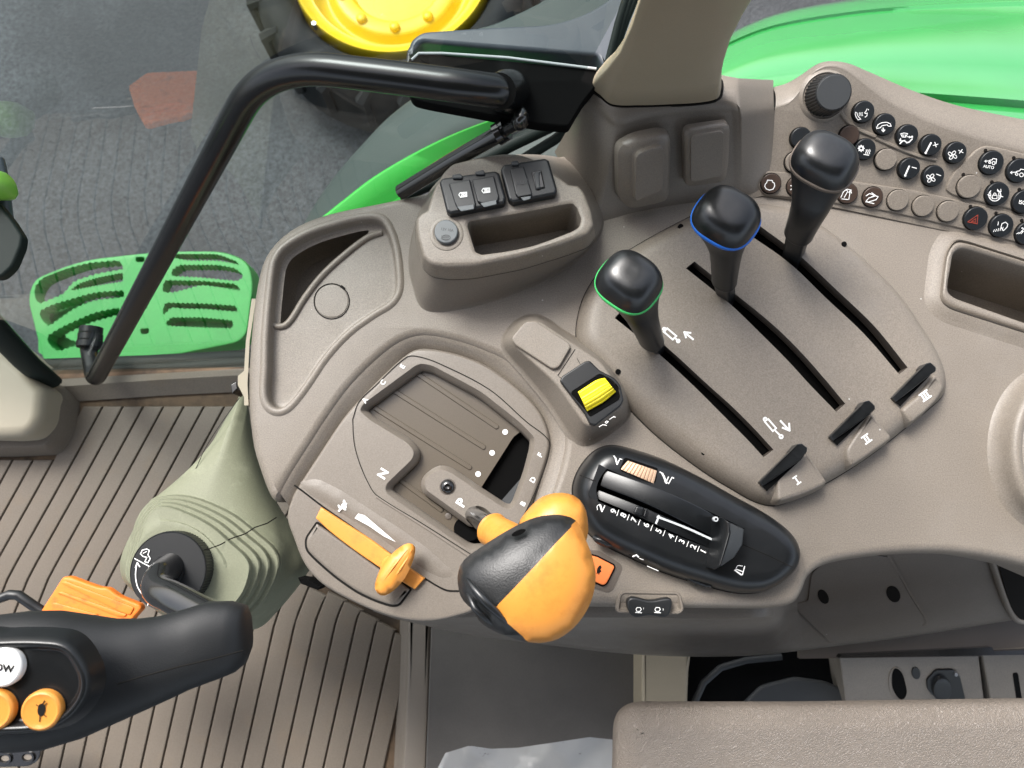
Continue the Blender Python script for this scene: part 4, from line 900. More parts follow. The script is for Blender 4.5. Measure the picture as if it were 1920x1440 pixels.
s4([(700, 960), (715, 925), (735, 908), (745, 920), (722, 960)], 1.7); s4([(752, 975), (762, 915)], 1.7); s4([(752, 928), (763, 912), (770, 932)], 1.7); s4([(705, 970), (745, 975)], 1.8); s4([(740, 905), (770, 912)], 1.5)
s4([(868, 950), (890, 935), (925, 945)], 1.8); s4([(905, 930), (928, 946), (905, 955)], 1.8); s4([(948, 955), (935, 975), (880, 992), (868, 985), (885, 965), (930, 950), (948, 955)], 1.8); s4([(865, 990), (920, 1002)], 1.8)
bl_ = [(DP.two(*c_, h=0), BTN[n_]) for c_, n_ in list(zip(dk, names))+list(zip(rowb, ('engine outline', 'gear', 'arm with up arrow', 'arm with curved arrow')))]
grp = {}
for f_ in W.f:
    cc_ = sum((Vector(W.v[i]) for i in f_), Vector())/len(f_)-DP.o; xy = (cc_.dot(DP.x), cc_.dot(DP.y))
    j_ = min(range(len(bl_)), key=lambda k: (bl_[k][0][0]-xy[0])**2+(bl_[k][0][1]-xy[1])**2); grp.setdefault(j_, []).append(f_)
for j_, fs_ in grp.items():
    w_ = MB(); w_.v = list(W.v); w_.f = fs_; us = sorted(set(i for f_ in fs_ for i in f_)); mp = {k: i for i, k in enumerate(us)}
    w_.v = [w_.v[k] for k in us]; w_.f = [tuple(mp[i] for i in f_) for f_ in fs_]; w_.build('symbol', M['white'], bl_[j_][1])
W = MB(); a = ic(); st([(1358, 1312), (1458, 1243), (1452, 1332), (1358, 1312)], 1.8); st([(1395, 1308), (1436, 1280), (1434, 1316), (1395, 1308)], 1.6); W.build('symbol', M['red'], BTN['red hazard triangle'])

# ================================================================== ROCKER BOX (yellow switch)
t = thing('yellow_switch_box', 'small raised taupe box with a blank cover and a yellow rocker in a black bezel', 'switch box', P(1060, 710, 0))
RB = .032; rtop = rounded([(958, 634, 8), (985, 604, 10), (1008, 601, 10), (1062, 636, 10), (1128, 680, 14), (1165, 735, 10), (1169, 762, 8), (1115, 799, 10), (1098, 796, 8), (1046, 722, 20), (1030, 706, 10), (968, 652, 8)], 8, 6)
rbase = smooth([(944, 650), (950, 625), (975, 600), (1010, 594), (1060, 625), (1130, 668), (1172, 720), (1178, 775), (1150, 805), (1112, 828), (1090, 832), (1070, 815), (1030, 755), (985, 700)], 84)
mb = MB(); tp_ = resample([Z(RB).two(u, v) for u, v in rtop], 84); b1 = resample([Z0.two(u, v) for u, v in rbase], 84)
j = min(range(84), key=lambda k: sum((b1[i][0]-tp_[(i+k) % 84][0])**2+(b1[i][1]-tp_[(i+k) % 84][1])**2 for i in range(0, 84, 4))); tp_ = tp_[j:]+tp_[:j]
def r_(k, h, d=0): return [Vector((a_[0]*(1-k)+b_[0]*k, a_[1]*(1-k)+b_[1]*k, h)) for a_, b_ in zip(offset(b1, d), offset(tp_, 0))]
mb.loft([r_(0, -.001, .004), r_(0, .001, .001), r_(.1, .005), r_(.9, RB-.003), r_(.97, RB-.001), [Vector((x, y, RB)) for x, y in offset(tp_, -.0015)]], cap1=True); mb.build('box_shell', M['taupe'], t, angle=60)
mb = MB(); mb.boss(Z(RB), rounded([(958, 636, 6), (984, 605, 8), (1003, 603, 8), (1066, 644, 8), (1070, 652, 5), (1048, 690, 8), (1036, 694, 8), (965, 648, 6)], 6), prof(.004, .0015, -.001)); mb.build('blank_cover', M['taupe'], t)
mb = MB(); mb.ribbon([(1078, 655), (1046, 704)], place(RB+.0003), 1.2); mb.ribbon([(1048, 706), (1062, 716), (1092, 690), (1082, 672)], place(RB+.0003), 1); mb.build('box_seams', M['seam'], t)
mb = MB(); bez = rounded(k4([(32, 560, 20), (50, 528, 15), (200, 430, 12), (235, 425, 12), (300, 490, 15), (400, 540, 20), (440, 590, 20), (462, 690, 10), (440, 730, 10), (270, 862, 12), (235, 852, 12), (200, 780, 20), (100, 650, 20)]), 5, 5)
bez = [(u, v) for u, v in bez]
yo = rounded(k4([(105, 635), (300, 510), (370, 545), (430, 600), (440, 680), (240, 800), (205, 750)]), 5, 4)
mb.boss(Z(RB), bez, prof(.005, .0015, -.002), holes=[yo]); 
r = [Z(RB+.005).two(u, v) for u, v in yo]; mb.build('black_bezel', M['blackm'], t)
mb = MB(); mb.boss(Z(RB+.0052), yo, [(0, .0), (-.0005, .0004)]); mb.build('bezel_well', M['void'], t)
mb = MB(); n = 25
e1 = k4([(158, 628), (285, 545), (338, 535)]); e2 = k4([(222, 758), (335, 695), (414, 628)])
E1, E2 = resample(e1, 7, False), resample(e2, 7, False); rows = []
for i in range(n):
    k = i/(n-1); z = RB+.004+.0105*math.sin(math.pi*(.12+.76*k))-(.0007 if i % 4 == 2 else 0)
    rows.append([P(u, v, z) for u, v in lin(E1, E2, k)])
rows = [[p+Vector((0, 0, -.006)) for p in rows[0]]]+rows+[[p+Vector((0, 0, -.006)) for p in rows[-1]]]
mb.loft(rows, closed=False)
for idx in (0, 6):
    c_ = [r_2[idx] for r_2 in rows]; mb.add(c_, [tuple(range(len(c_)))])
mb.build('yellow_rocker', M['yellow'], t, angle=35)
mb = MB(); pp = place(.022)
for a_ in ([(300, 865), (325, 850), (350, 855)], [(340, 835), (352, 825), (362, 830), (350, 842), (340, 835)], [(370, 815), (400, 795), (410, 800)]): mb.ribbon(k4(a_), place(.0335), 1.2)
mb.build('switch_print', M['white'], t)

# ================================================================== LEVER PANEL
PT = .018
t = thing('lever_panel', 'broad domed taupe panel with three long curved slots marked I, II and III', 'panel', P(1420, 650, 0))
pbase = [(1085, 585), (1110, 528), (1150, 488), (1198, 458), (1248, 430), (1310, 400), (1370, 385), (1440, 385), (1500, 402), (1560, 440), (1620, 490), (1680, 550), (1729, 620), (1757, 668), (1770, 710), (1766, 742), (1740, 768), (1703, 798), (1661, 832), (1605, 872), (1549, 906), (1492, 934), (1452, 948), (1418, 942), (1380, 922), (1318, 884), (1234, 820), (1170, 757), (1110, 690), (1082, 645)]
pb = smooth(pbase, 180)
slotI = resample(smooth(k4([(405, 130), (700, 370), (950, 600), (1150, 800), (1300, 950), (1410, 1070)]), 24, False), 24, False)+resample(smooth(k4([(1478, 1020), (1350, 880), (1200, 730), (1000, 550), (760, 330), (450, 80)]), 24, False), 24, False)
slotII = resample(smooth([(1286, 503), (1369, 570), (1422, 621), (1478, 677), (1521, 724), (1568, 772)], 24, False), 24, False)+resample(smooth([(1585, 757), (1540, 703), (1495, 653), (1445, 605), (1376, 549), (1302, 490)], 24, False), 24, False)
slotIII = resample(smooth([(1405, 440), (1480, 493), (1550, 560), (1620, 626), (1686, 702)], 24, False), 24, False)+resample(smooth([(1702, 689), (1640, 612), (1570, 545), (1500, 480), (1420, 420)], 24, False), 24, False)
PTP = Z(PT)
mb = MB(); r0 = [Z0.two(u, v) for u, v in pb]
mb.loft([[Z0.up(x, y, h) for x, y in offset(r0, o)] for o, h in [(.0, -.001), (-.0003, .001), (-.002, .006), (-.006, .012), (-.011, .0158), (-.016, .0174), (-.022, PT)]])
top_r = offset(r0, -.022)
# light pad heads at the lower right keep close to the rim
sl2 = [[PTP.two(u, v) for u, v in s] for s in (slotI, slotII, slotIII)]
mb.cap(top_r, sl2, lambda x, y: Z0.up(x, y, PT))
mb.build('panel_shell', M['taupe'], t, angle=40)
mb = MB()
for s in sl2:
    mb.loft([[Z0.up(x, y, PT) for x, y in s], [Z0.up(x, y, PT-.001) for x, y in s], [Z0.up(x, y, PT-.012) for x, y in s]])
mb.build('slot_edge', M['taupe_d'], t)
mb = MB()
for s in sl2: mb.loft([[Z0.up(x, y, PT-.012) for x, y in offset(s, .001)], [Z0.up(x, y, .0006) for x, y in offset(s, .001)]], cap1=True)
mb.build('slot_well', M['void'], t)
mb = MB(); mb.ribbon(pb+[pb[0]], place(.0004), 2.0)
mb.build('panel_seam', M['seam'], t)
for (u, v, z) in [(1275, 427, .011), (1580, 460, .013), (1158, 698, .014), (1318, 849, .012), (1721, 771, .014), (1528, 901, .014)]:
    mb = MB(); mb.boss(Z(z), circle(u, v, 5, 16), [(0, -.002), (0, .0035), (-.0004, .0037)]); mb.build('pin_hole', M['void'], t)
# numbered pads with the small black locking levers
pads = [
 (([(195, 1080, 30), (355, 960, 10), (500, 900, 16), (690, 1180, 14), (690, 1210, 20), (560, 1275, 60), (420, 1330, 60), (230, 1385, 20), (205, 1360, 20)], [(20, 1195), (390, 815), (440, 808), (495, 850), (500, 895), (290, 1090), (90, 1282)], [(25, 1190), (70, 1280), (290, 1060), (400, 950), (330, 890)], [(330, 890), (405, 815), (445, 808), (500, 850), (498, 895), (430, 975)], 'I')),
 (([(890, 870, 40), (1000, 700, 10), (1140, 500, 16), (1335, 730, 14), (1335, 765, 20), (1200, 860, 60), (1060, 960, 60), (945, 1030, 20), (905, 960, 20)], None, None, None, 'II')),
 (([(1440, 470, 40), (1600, 340, 10), (1780, 120, 16), (1860, 215, 14), (1865, 260, 20), (1800, 370, 40), (1680, 490, 40), (1545, 600, 20), (1490, 540, 20)], None, None, None, 'III'))]
def qk(raw): return [(x/5.333+1420, y/5.333+680, r/5.333) for x, y, r in raw]
LV = [((20, 1195), (95, 1285), (430, 975), (335, 885), (405, 812), (447, 806), (502, 850), (498, 895)),
      ((722, 742), (800, 825), (1120, 520), (1030, 440), (1075, 385), (1120, 375), (1180, 430), (1178, 470)),
      ((1350, 350), (1430, 435), (1735, 120), (1650, 50), (1690, 5), (1735, -5), (1790, 45), (1788, 85))]
for i, (raw, _, _, _, num) in enumerate(pads):
    mb = MB(); pr = rounded(qk(raw), 4, 5); PD = Z(PT+.003)
    mb.boss(PD, pr, [(.004, -.014), (.0015, -.006), (0, -.002), (-.001, -.0006), (-.003, 0)]); pad = mb.build('number_pad', M['taupe'], t, angle=50)
    L = LV[i]; a0, b0, c0, d0, e0, f0, g0, h0 = [kq([q])[0] for q in L]
    mb = MB(); mb.boss(Z(PT+.0035), [a0, b0, c0, d0], [(0, -.001), (0, .0)]); mb.build('lever_slot', M['void'], pad)
    mb = MB()   # fin-shaped locking lever
    lo, hi = PT+.001, PT+.017
    q = [P(*a0, lo+.004), P(*b0, lo+.004), P(*c0, hi-.004), P(*d0, hi-.004)]
    e1, f1, g1_, h1_ = P(*e0, hi), P(*f0, hi), P(*g0, hi), P(*h0, hi)
    dn = Vector((0, 0, -.012))
    vs_ = [P(*d0, hi-.001), P(*e0, hi), P(*f0, hi), P(*g0, hi), P(*h0, hi-.001), P(*c0, hi-.002)]
    mb.add(vs_+[v+dn for v in vs_], [(0, 1, 2, 3, 4, 5), (0, 1, 7, 6), (1, 2, 8, 7), (2, 3, 9, 8), (3, 4, 10, 9), (4, 5, 11, 10), (5, 0, 6, 11)])
    k = len(mb.v); c1 = P(*a0, lo+.003); c2 = P(*((b0[0]+a0[0]*0)*1, b0[1]), lo+.003)
    mid = [P(*a0, PT+.0042), P(a0[0]*.5+b0[0]*.5, a0[1]*.5+b0[1]*.5, PT+.0042), P(*c0, hi-.002), P(*d0, hi-.001)]
    mb.add(mid+[m_+Vector((0, 0, -.006)) for m_ in mid], [(0, 1, 2, 3), (0, 1, 5, 4), (1, 2, 6, 5), (2, 3, 7, 6), (3, 0, 4, 7)])
    mb.build('lock_lever', M['knob'], pad, bevel=.0008)
    cx, cy = kq([((395, 1175), (1093, 762), (1678, 330))[i]])[0]
    mb = MB(); pw = place(PT+.0034)
    n = len(num); R_ = rad(35); ax = np.array([math.cos(R_), -math.sin(R_)]); up_ = np.array([-math.sin(R_), -math.cos(R_)])
    cc = np.array([cx, cy]); wd = {1: 5, 2: 8.5, 3: 11}[n]
    for s_ in (-1, 1): mb.ribbon([tuple(cc+up_*7*s_-ax*wd*.8), tuple(cc+up_*7*s_+ax*wd*.8)], pw, 3)
    for j_ in range(n): o_ = (j_-(n-1)/2)*5.2; mb.ribbon([tuple(cc+ax*o_-up_*7), tuple(cc+ax*o_+up_*7)], pw, 3)
    mb.build('roman_numeral', M['white'], pad)
# cylinder and arrow symbols
mb = MB(); pw = place(PT+.0005)
def cyl(o_, s, rod, arrow, head):
    q = lambda L: [(o_[0]+x*s, o_[1]+y*s) for x, y in L]
    mb.ribbon(q([(400, 490), (500, 370), (915, 720), (755, 880), (340, 520), (400, 490)]), pw, 3.2)
    for c_, r_2 in (((370, 405), 55), (rod, 62)):
        c = circle(c_[0], c_[1], r_2, 14); mb.ribbon(q(c+[c[0]]), pw, 3)
    mb.ribbon(q([(860, 810), rod]), pw, 3.2); mb.ribbon(q(arrow), pw, 3.6); mb.ribbon(q(head), pw, 3.4)
cyl((1230, 600), 1/24, (1000, 945), [(1270, 545), (1670, 870)], [(1560, 580), (1270, 545), (1350, 790)])
mb.build('cylinder_symbol', M['white'], t); mb = MB()
def s7(pts, w): mb.ribbon(kq(pts), pw, w)
s7([(75, 580), (110, 565), (188, 655), (155, 685), (75, 590)], 3.2); c = circle(78, 565, 15, 12); s7(c+[c[0]], 3); c = circle(238, 740, 16, 12); s7(c+[c[0]], 3.2); s7([(175, 675), (228, 728)], 3.2)
s7([(232, 582), (320, 678)], 3.6); s7([(318, 608), (323, 680), (252, 650)], 3.4)
mb.build('cylinder_symbol', M['white'], t)
# barcode-like print by the rim
mb = MB()
for i in range(16):
    k = i/16; u, v = 1605+(1665-1605)*k, 866+(826-866)*k
    if i % 3: mb.ribbon([(u, v+3), (u+2.4, v+1)], place(.0012), 1.2)
mb.build('rim_print', M['white'], t)

# ------------------------------------------------------------------ the three levers
def sell(c, ax, ay, rx, ry, n=48, e=2.6):
    o = []
    for i in range(n):
        a_ = 2*math.pi*i/n; c_, s_ = math.cos(a_), math.sin(a_)
        o.append(c+ax*(rx*abs(c_)**(2/e)*(1 if c_ > 0 else -1))+ay*(ry*abs(s_)**(2/e)*(1 if s_ > 0 else -1)))
    return o
def lever(name_lab, base, sh_t, bar_b, bar_t, ringc, capc, ringm, rot, rx, ry, zc, wbar):
    t = thing('control_lever', name_lab, 'lever', P(*base, .0), 'black hydraulic control levers')
    ax = Vector((math.cos(rot), math.sin(rot), 0)); ay = Vector((-math.sin(rot), math.cos(rot), 0))
    nrm_ = Vector((-.05, .10, 1)).normalized(); ax = (ax-nrm_*ax.dot(nrm_)).normalized(); ay = nrm_.cross(ax)
    p0, p1, p2, p3 = P(*base, -.0), P(*sh_t, zc*.30), P(*bar_b, zc*.34), P(*bar_t, zc*.72)
    pr, pc = P(*ringc, zc-.010), P(*capc, zc)
    mb = MB(); sx, sy = wbar*.36, wbar*.30
    mb.loft([sell(p0, ax, ay, sx*.9, sy*.9, 24, 6), sell(p2, ax, ay, sx, sy, 24, 6), sell(p2.lerp(p3, .1), ax, ay, sx, sy, 24, 6)], cap0=True, cap1=True); mb.build('shaft', M['blackm'], t, angle=30)
    mb = MB(); wb = wbar*.5
    path = [(p2, wb*.90, 2.2), (p2.lerp(p3, .03), wb*.97, 2.2), (p2.lerp(p3, .06), wb, 2.2), (p2.lerp(p3, .10), wb*.97, 2.2), (p2.lerp(p3, .14), wb, 2.2), (p2.lerp(p3, .6), wb*1.08, 2.2), (p3, wb*1.2, 2.3)]
    rings = [sell(c, ax, ay, r_, r_*.92, 48, e) for c, r_, e in path]
    for k in (.35, .65, .85, 1): 
        c = p3.lerp(pr-nrm_*.003, k); r_ = wb*1.2+(rx*.985-wb*1.2)*(k**1.3)
        rings.append(sell(c, ax, ay, r_, wb*1.1+(ry*.985-wb*1.1)*(k**1.3), 48, 2.3+.4*k))
    mb.loft(rings, cap0=True, cap1=True); mb.build('sleeve', M['blackm'], t, angle=60)
    mb = MB()
    mb.loft([sell(pr-nrm_*.0035, ax, ay, rx*.985, ry*.985), sell(pr-nrm_*.003, ax, ay, rx*1.02, ry*1.02), sell(pr-nrm_*.001, ax, ay, rx*1.035, ry*1.035), sell(pr+nrm_*.0005, ax, ay, rx*1.015, ry*1.015), sell(pr+nrm_*.001, ax, ay, rx*.96, ry*.96)], cap0=True, cap1=True); mb.build('colour_ring', ringm, t, angle=60)
    mb = MB(); rings = []
    for k in range(0, 13):
        th = k/12*math.pi/2; f = math.cos(th)**.5 if k < 12 else .15; h = math.sin(th)**1.25*.0185
        c = (pr+nrm_*.0005).lerp(pc, min(1, k/5))
        c = Vector((c.x, c.y, pr.z))+nrm_*h
        rings.append(sell(c, ax, ay, rx*.985*max(f, .02), ry*.985*max(f, .02), 48, 2.9-.5*k/12))
    mb.loft(rings, cap1=True); mb.build('knob', M['knob'], t, angle=80)
lever('black lever with a green ring, in the slot nearest the yellow switch box', (1232, 652), (1228, 652), (1222, 640), (1203, 592), (1179, 531), (1184, 520), M['gring'], rad(-38), .0262, .0238, .125, .0235)
lever('black lever with a blue ring around its knob, in the middle slot', (1362, 562), (1363, 552), (1358, 529), (1361, 470), (1361, 410), (1368, 398), M['bring'], rad(-36), .0270, .0248, .125, .0235)
lever('tallest black lever with a brown ring, in the slot beside the switch panel', (1484, 490), (1487, 470), (1497, 440), (1520, 385), (1546, 305), (1553, 292), M['tring'], rad(-34), .0268, .0235, .135, .0270)

# ================================================================== HITCH CONTROL POD
t = thing('hitch_control', 'glossy black elongated control pod with a numbered scale, flip lever and beige thumbwheel', 'control unit', P(1280, 970, 0))
pod = smooth(k5([(50, 470), (62, 380), (100, 295), (165, 210), (240, 155), (330, 135), (480, 165), (700, 240), (950, 360), (1200, 500), (1400, 610), (1550, 720), (1612, 800), (1640, 900), (1612, 1000), (1540, 1085), (1450, 1145), (1350, 1178), (1200, 1178), (1000, 1130), (700, 1035), (450, 925), (250, 825), (150, 740), (80, 610)]), 150)
HT = .030; r0 = [Z0.two(u, v) for u, v in pod]
HP = Z(HT)
groove = rounded(k5([(240, 265, 10), (300, 300, 8), (640, 445, 80), (950, 570, 60), (1120, 650, 30), (1275, 725, 6), (1180, 905, 10), (1010, 860, 40), (700, 740, 60), (430, 625, 60), (170, 500, 10), (165, 470, 10)]), 5, 5)
mb = MB(); mb.loft([[Z0.up(x, y, h) for x, y in offset(r0, o)] for o, h in [(.001, -.002), (0, .001), (-.001, .010), (-.003, .018), (-.006, .0235), (-.010, .0272), (-.014, .0292), (-.019, HT)]])
gr2 = [HP.two(u, v) for u, v in groove]
mb.cap(offset(r0, -.019), [gr2], lambda x, y: Z0.up(x, y, HT)); mb.build('pod_shell', M['black'], t, angle=50)
mb = MB(); mb.ribbon(pod+[pod[0]], place(.0006), 3.0); mb.build('pod_seam', M['seam'], t)
mb = MB(); mb.loft([[HP.up(x, y, 0) for x, y in gr2], [HP.up(x, y, -.02) for x, y in gr2]]); mb.cap(gr2, [], lambda x, y: HP.up(x, y, -.02)); mb.build('groove_well', M['void'], t)
# quadrant arches inside groove
def arch(top_, bot_, zc_, amp, m, name, par, n=24, lo=-.02):
    A_ = resample(top_, n, False); B_ = resample(bot_, n, False); mb = MB()
    zz = [zc_+amp*math.sin(math.pi*i/(n-1)) for i in range(n)]
    A3 = [P(u, v, z) for (u, v), z in zip(A_, zz)]; B3 = [P(u, v, z) for (u, v), z in zip(B_, zz)]; dn = Vector((0, 0, -.02))
    mid = [a_.lerp(b_, .5)+Vector((0, 0, .0012)) for a_, b_ in zip(A3, B3)]
    mb.loft([[a_+dn for a_ in A3], A3, [a_.lerp(b_, .06)+Vector((0, 0, .0008)) for a_, b_ in zip(A3, B3)], mid, [a_.lerp(b_, .94)+Vector((0, 0, .0008)) for a_, b_ in zip(A3, B3)], B3, [b_+dn for b_ in B3]], closed=False)
    return mb.build(name, m, par, angle=40)
ar = arch(smooth(k5([(285, 305), (620, 425), (900, 545), (1100, 650)]), 20, False), smooth(k5([(248, 420), (560, 540), (850, 680), (1040, 780)]), 20, False), HT-.004, .012, M['black'], 'quadrant', t)
ar2 = arch(smooth(k5([(240, 450), (560, 575), (850, 700), (1040, 800)]), 20, False), smooth(k5([(200, 505), (520, 640), (820, 780), (1010, 860)]), 20, False), HT-.008, .010, M['black'], 'lower_quadrant', t)
mb = MB(); pq_ = lambda u, v, h=0: P(u, v, HT+.0035+h)
mb.ribbon(smooth(k5([(655, 640), (850, 715), (1040, 800)]), 16, False), pq_, 4); mb.ribbon(k5([(665, 635), (645, 685)]), pq_, 4); mb.build('scale_stripe', M['grey'], t)
mb = MB(); mb.boss(Z(HT+.0025), rounded(k5([(500, 560), (560, 575), (540, 635), (480, 615)]), 4), prof(.004, .0015)); mb.boss(Z(HT+.0025), rounded(k5([(565, 580), (582, 585), (562, 640), (548, 635)]), 1), prof(.005, .0008)); mb.build('scale_stop', M['black'], t)
# print
mb = MB(); hp = place(HT+.0004)
nums = {'9': (343, 600), '8': (412, 628), '7': (488, 662), '6': (574, 698), '5': (663, 740), '4': (750, 778), '3': (828, 815), '2': (908, 852), '1': (980, 886)}
for n_, c_ in nums.items():
    mb = MB(); mb.text(n_, *k5([c_])[0], 11.5, 62, hp, .015); mb.build('numeral', M['white'], t)
mb = MB()
for a_, b_ in [((380, 592), (366, 632)), ((454, 625), (440, 663)), ((532, 662), (518, 698)), ((620, 700), (606, 738)), ((708, 738), (694, 776)), ((795, 778), (781, 815)), ((876, 815), (862, 852)), ((952, 850), (938, 887))]: mb.ribbon(k5([a_, b_]), hp, 1.2)
def arm(cx, cy, fl_=1):
    mb.ribbon(k5([(cx-14, cy-22), (cx-2, cy+20)]), hp, 3.2); mb.ribbon(k5([(cx-2, cy+24), (cx+18, cy-18)]), hp, 1.8)
mb.build('scale_ticks', M['white'], t); mb = MB(); arm(262, 580); mb.ribbon(smooth(k5([(228, 590), (226, 565), (244, 552)]), 6, False), hp, 1.2)
mb.build('scale_symbol', M['white'], t); mb = MB(); arm(370, 245); mb.ribbon(k5([(345, 208), (356, 222)]), hp, 2.2); mb.ribbon(k5([(390, 230), (402, 232)]), hp, 1.6)
mb.build('scale_symbol', M['white'], t); mb = MB(); arm(715, 375, 1); mb.ribbon(k5([(690, 335), (720, 400)]), hp, 3.4); mb.ribbon(k5([(733, 405), (758, 360), (770, 366)]), hp, 1.8); mb.ribbon(k5([(672, 322), (690, 332)]), hp, 2)
mb.build('scale_symbol', M['white'], t); mb = MB(); mb.ribbon(k5([(1205, 1020), (1250, 1052)]), hp, 2.6); mb.ribbon(k5([(1258, 1052), (1274, 992)]), hp, 1.8); mb.ribbon(k5([(1212, 1012), (1262, 1030)]), hp, 1.8); mb.ribbon(smooth(k5([(1214, 1005), (1225, 988), (1258, 990)]), 6, False), hp, 1.2)
mb.build('scale_symbol', M['white'], t)
mb = MB(); mb.ribbon(k5([(1262, 838), (1450, 920), (1612, 998)]), hp, 1.5); mb.build('shell_seam', M['seam'], t); mb = MB(); mb.ribbon(k5([(105, 345), (190, 378), (215, 385)]), hp, 1.5); mb.build('shell_seam', M['seam'], t)
# thumbwheel
c = k5([(530, 315)])[0]; whole = MB()
mb = MB(); mb.boss(Z(HT), rounded(k5([(420, 222), (440, 222), (655, 295), (655, 320), (640, 400), (400, 320), (385, 300)]), 2, 3), [(0, -.0005), (0, .0003)]); mb.build('wheel_slot', M['void'], t)
mb = MB(); wl = [k5([(440, 240)])[0], k5([(655, 315)])[0]]; wd = [k5([(388, 300)])[0], k5([(632, 405)])[0]]
n = 40; rows = []
for s_ in range(5):
    k = s_/4; row = []
    for i in range(n+1):
        q = i/n; u = wl[0][0]*(1-q)+wl[1][0]*q; v = wl[0][1]*(1-q)+wl[1][1]*q; u2 = wd[0][0]*(1-q)+wd[1][0]*q; v2 = wd[0][1]*(1-q)+wd[1][1]*q
        z = HT-.001+.0065*math.sin(math.pi*(.08+.84*q))-(.0011 if (i % 4) in (0,) else 0)-(.0008 if s_ in (0, 4) else 0)
        row.append(P(u*(1-k)+u2*k, v*(1-k)+v2*k, z))
    rows.append(row)
rows = [[p+Vector((0, 0, -.006)) for p in rows[0]]]+rows+[[p+Vector((0, 0, -.006)) for p in rows[-1]]]
mb.loft(rows, closed=False); mb.build('thumbwheel', M['beige'], t, angle=25)
# flip lever
mb = MB(); z1, z2 = HT+.004, HT+.024
up_o = k5([(1060, 620), (1085, 610), (1130, 620), (1165, 680), (1270, 720), (1268, 780), (1245, 900), (1105, 1000), (1050, 1030), (1010, 1015), (1000, 960), (1035, 850), (1040, 740), (1035, 660)])
mb = MB()
ridge = k5([(1080, 625), (1100, 660), (1115, 690), (1140, 690), (1130, 800), (1105, 1000)])
f_top = [P(*q, z2) for q in k5([(1118, 672), (1168, 685), (1272, 725), (1270, 775), (1245, 900), (1112, 985), (1060, 1000), (1100, 880)])]
left = [P(*q, z1+.012) for q in k5([(1035, 650), (1060, 615), (1090, 608), (1130, 625)])]
pts_t = k5([(1170, 683), (1272, 725), (1270, 780), (1245, 895), (1115, 975)]); pts_m = k5([(1125, 655), (1140, 668), (1150, 760), (1120, 880), (1080, 990)]); pts_l = k5([(1040, 640), (1048, 740), (1040, 850), (1010, 950), (1005, 1010)])
A3 = [P(u, v, z2-.004*i/4) for i, (u, v) in enumerate(pts_t)]; B3 = [P(u, v, z2+.001) for u, v in resample(k5([(1160, 680), (1165, 760), (1130, 880), (1100, 985)]), 5, False)]
C3 = [P(u, v, z2-.003) for u, v in resample(k5([(1112, 640), (1130, 720), (1100, 880), (1060, 1020)]), 5, False)]; D3 = [P(u, v, z1) for u, v in resample(k5([(1040, 635), (1048, 740), (1035, 860), (1005, 1000)]), 5, False)]
R3 = [P(u, v, z2-.008) for u, v in resample(k5([(1168, 684), (1272, 724), (1272, 780), (1248, 895), (1110, 990)]), 5, False)]
mb.loft([[p+Vector((.002, .002, -.02)) for p in R3], R3, B3, C3, D3, [p+Vector((0, 0, -.012)) for p in D3]], closed=False)
n0 = len(mb.v)
for idx in (0, 4):
    col_ = [R3[idx]+Vector((.002, .002, -.02)), R3[idx], B3[idx], C3[idx], D3[idx], D3[idx]+Vector((0, 0, -.012))]
    mb.add(col_, [tuple(range(6))])
fl_ = mb.build('flip_lever', M['black'], t, angle=30, bevel=.0008)
mb = MB(); mb.add([p+Vector((0, 0, .0004)) for p in [B3[0].lerp(R3[0], .08), R3[0].lerp(B3[0], .05), R3[1], R3[2], R3[3], R3[4].lerp(B3[4], .1), B3[4].lerp(R3[4], .1), B3[3].lerp(R3[3], .06), B3[2].lerp(R3[2], .06), B3[1].lerp(R3[1], .06)]], [tuple(range(10))]); 
mb = MB(); mb.loft([[a_.lerp(b_, .08)+Vector((0, 0, .0006)) for a_, b_ in zip(R3, B3)], [a_.lerp(b_, .92)+Vector((0, 0, .0006)) for a_, b_ in zip(R3, B3)]], closed=False); mb.build('lever_sheen', M['dark'], fl_)  # grey facet: sky sheen on the black lever, put in as colour
mb = MB(); lathe(mb, P(*k5([(1068, 657)])[0], HT+.021), [(.0022, -.004), (.0022, .001), (.0012, .0012), (.0011, 0)], 14); mb.build('lever_pin', M['grey'], fl_)
# side buttons on pod flank
mb = MB()
for c_, rx_, ry_, z in ((k5([(270, 815)])[0], 22, 9, .013), (k5([(500, 905)])[0], 20, 9, .013), (k5([(940, 1095)])[0], 30, 9, .010)):
    mb = MB(); V, top, bot, F, _ = inflate(circle(c_[0], c_[1], rx_, 28, ry_, .4), z, .004, .003, .002, .35); mb.add(top, F); mb.add(bot, F); mb.build('side_button', M['black'], t, angle=60)
mb = MB(); sp = place(.0215); mb.ribbon(k5([(480, 922), (505, 912), (520, 925)]), sp, 2.4); mb.ribbon(k5([(525, 935), (555, 945)]), sp, 1); mb.ribbon(k5([(582, 990), (660, 1024)]), place(.015), 1.4); mb.build('side_print', M['white'], t)

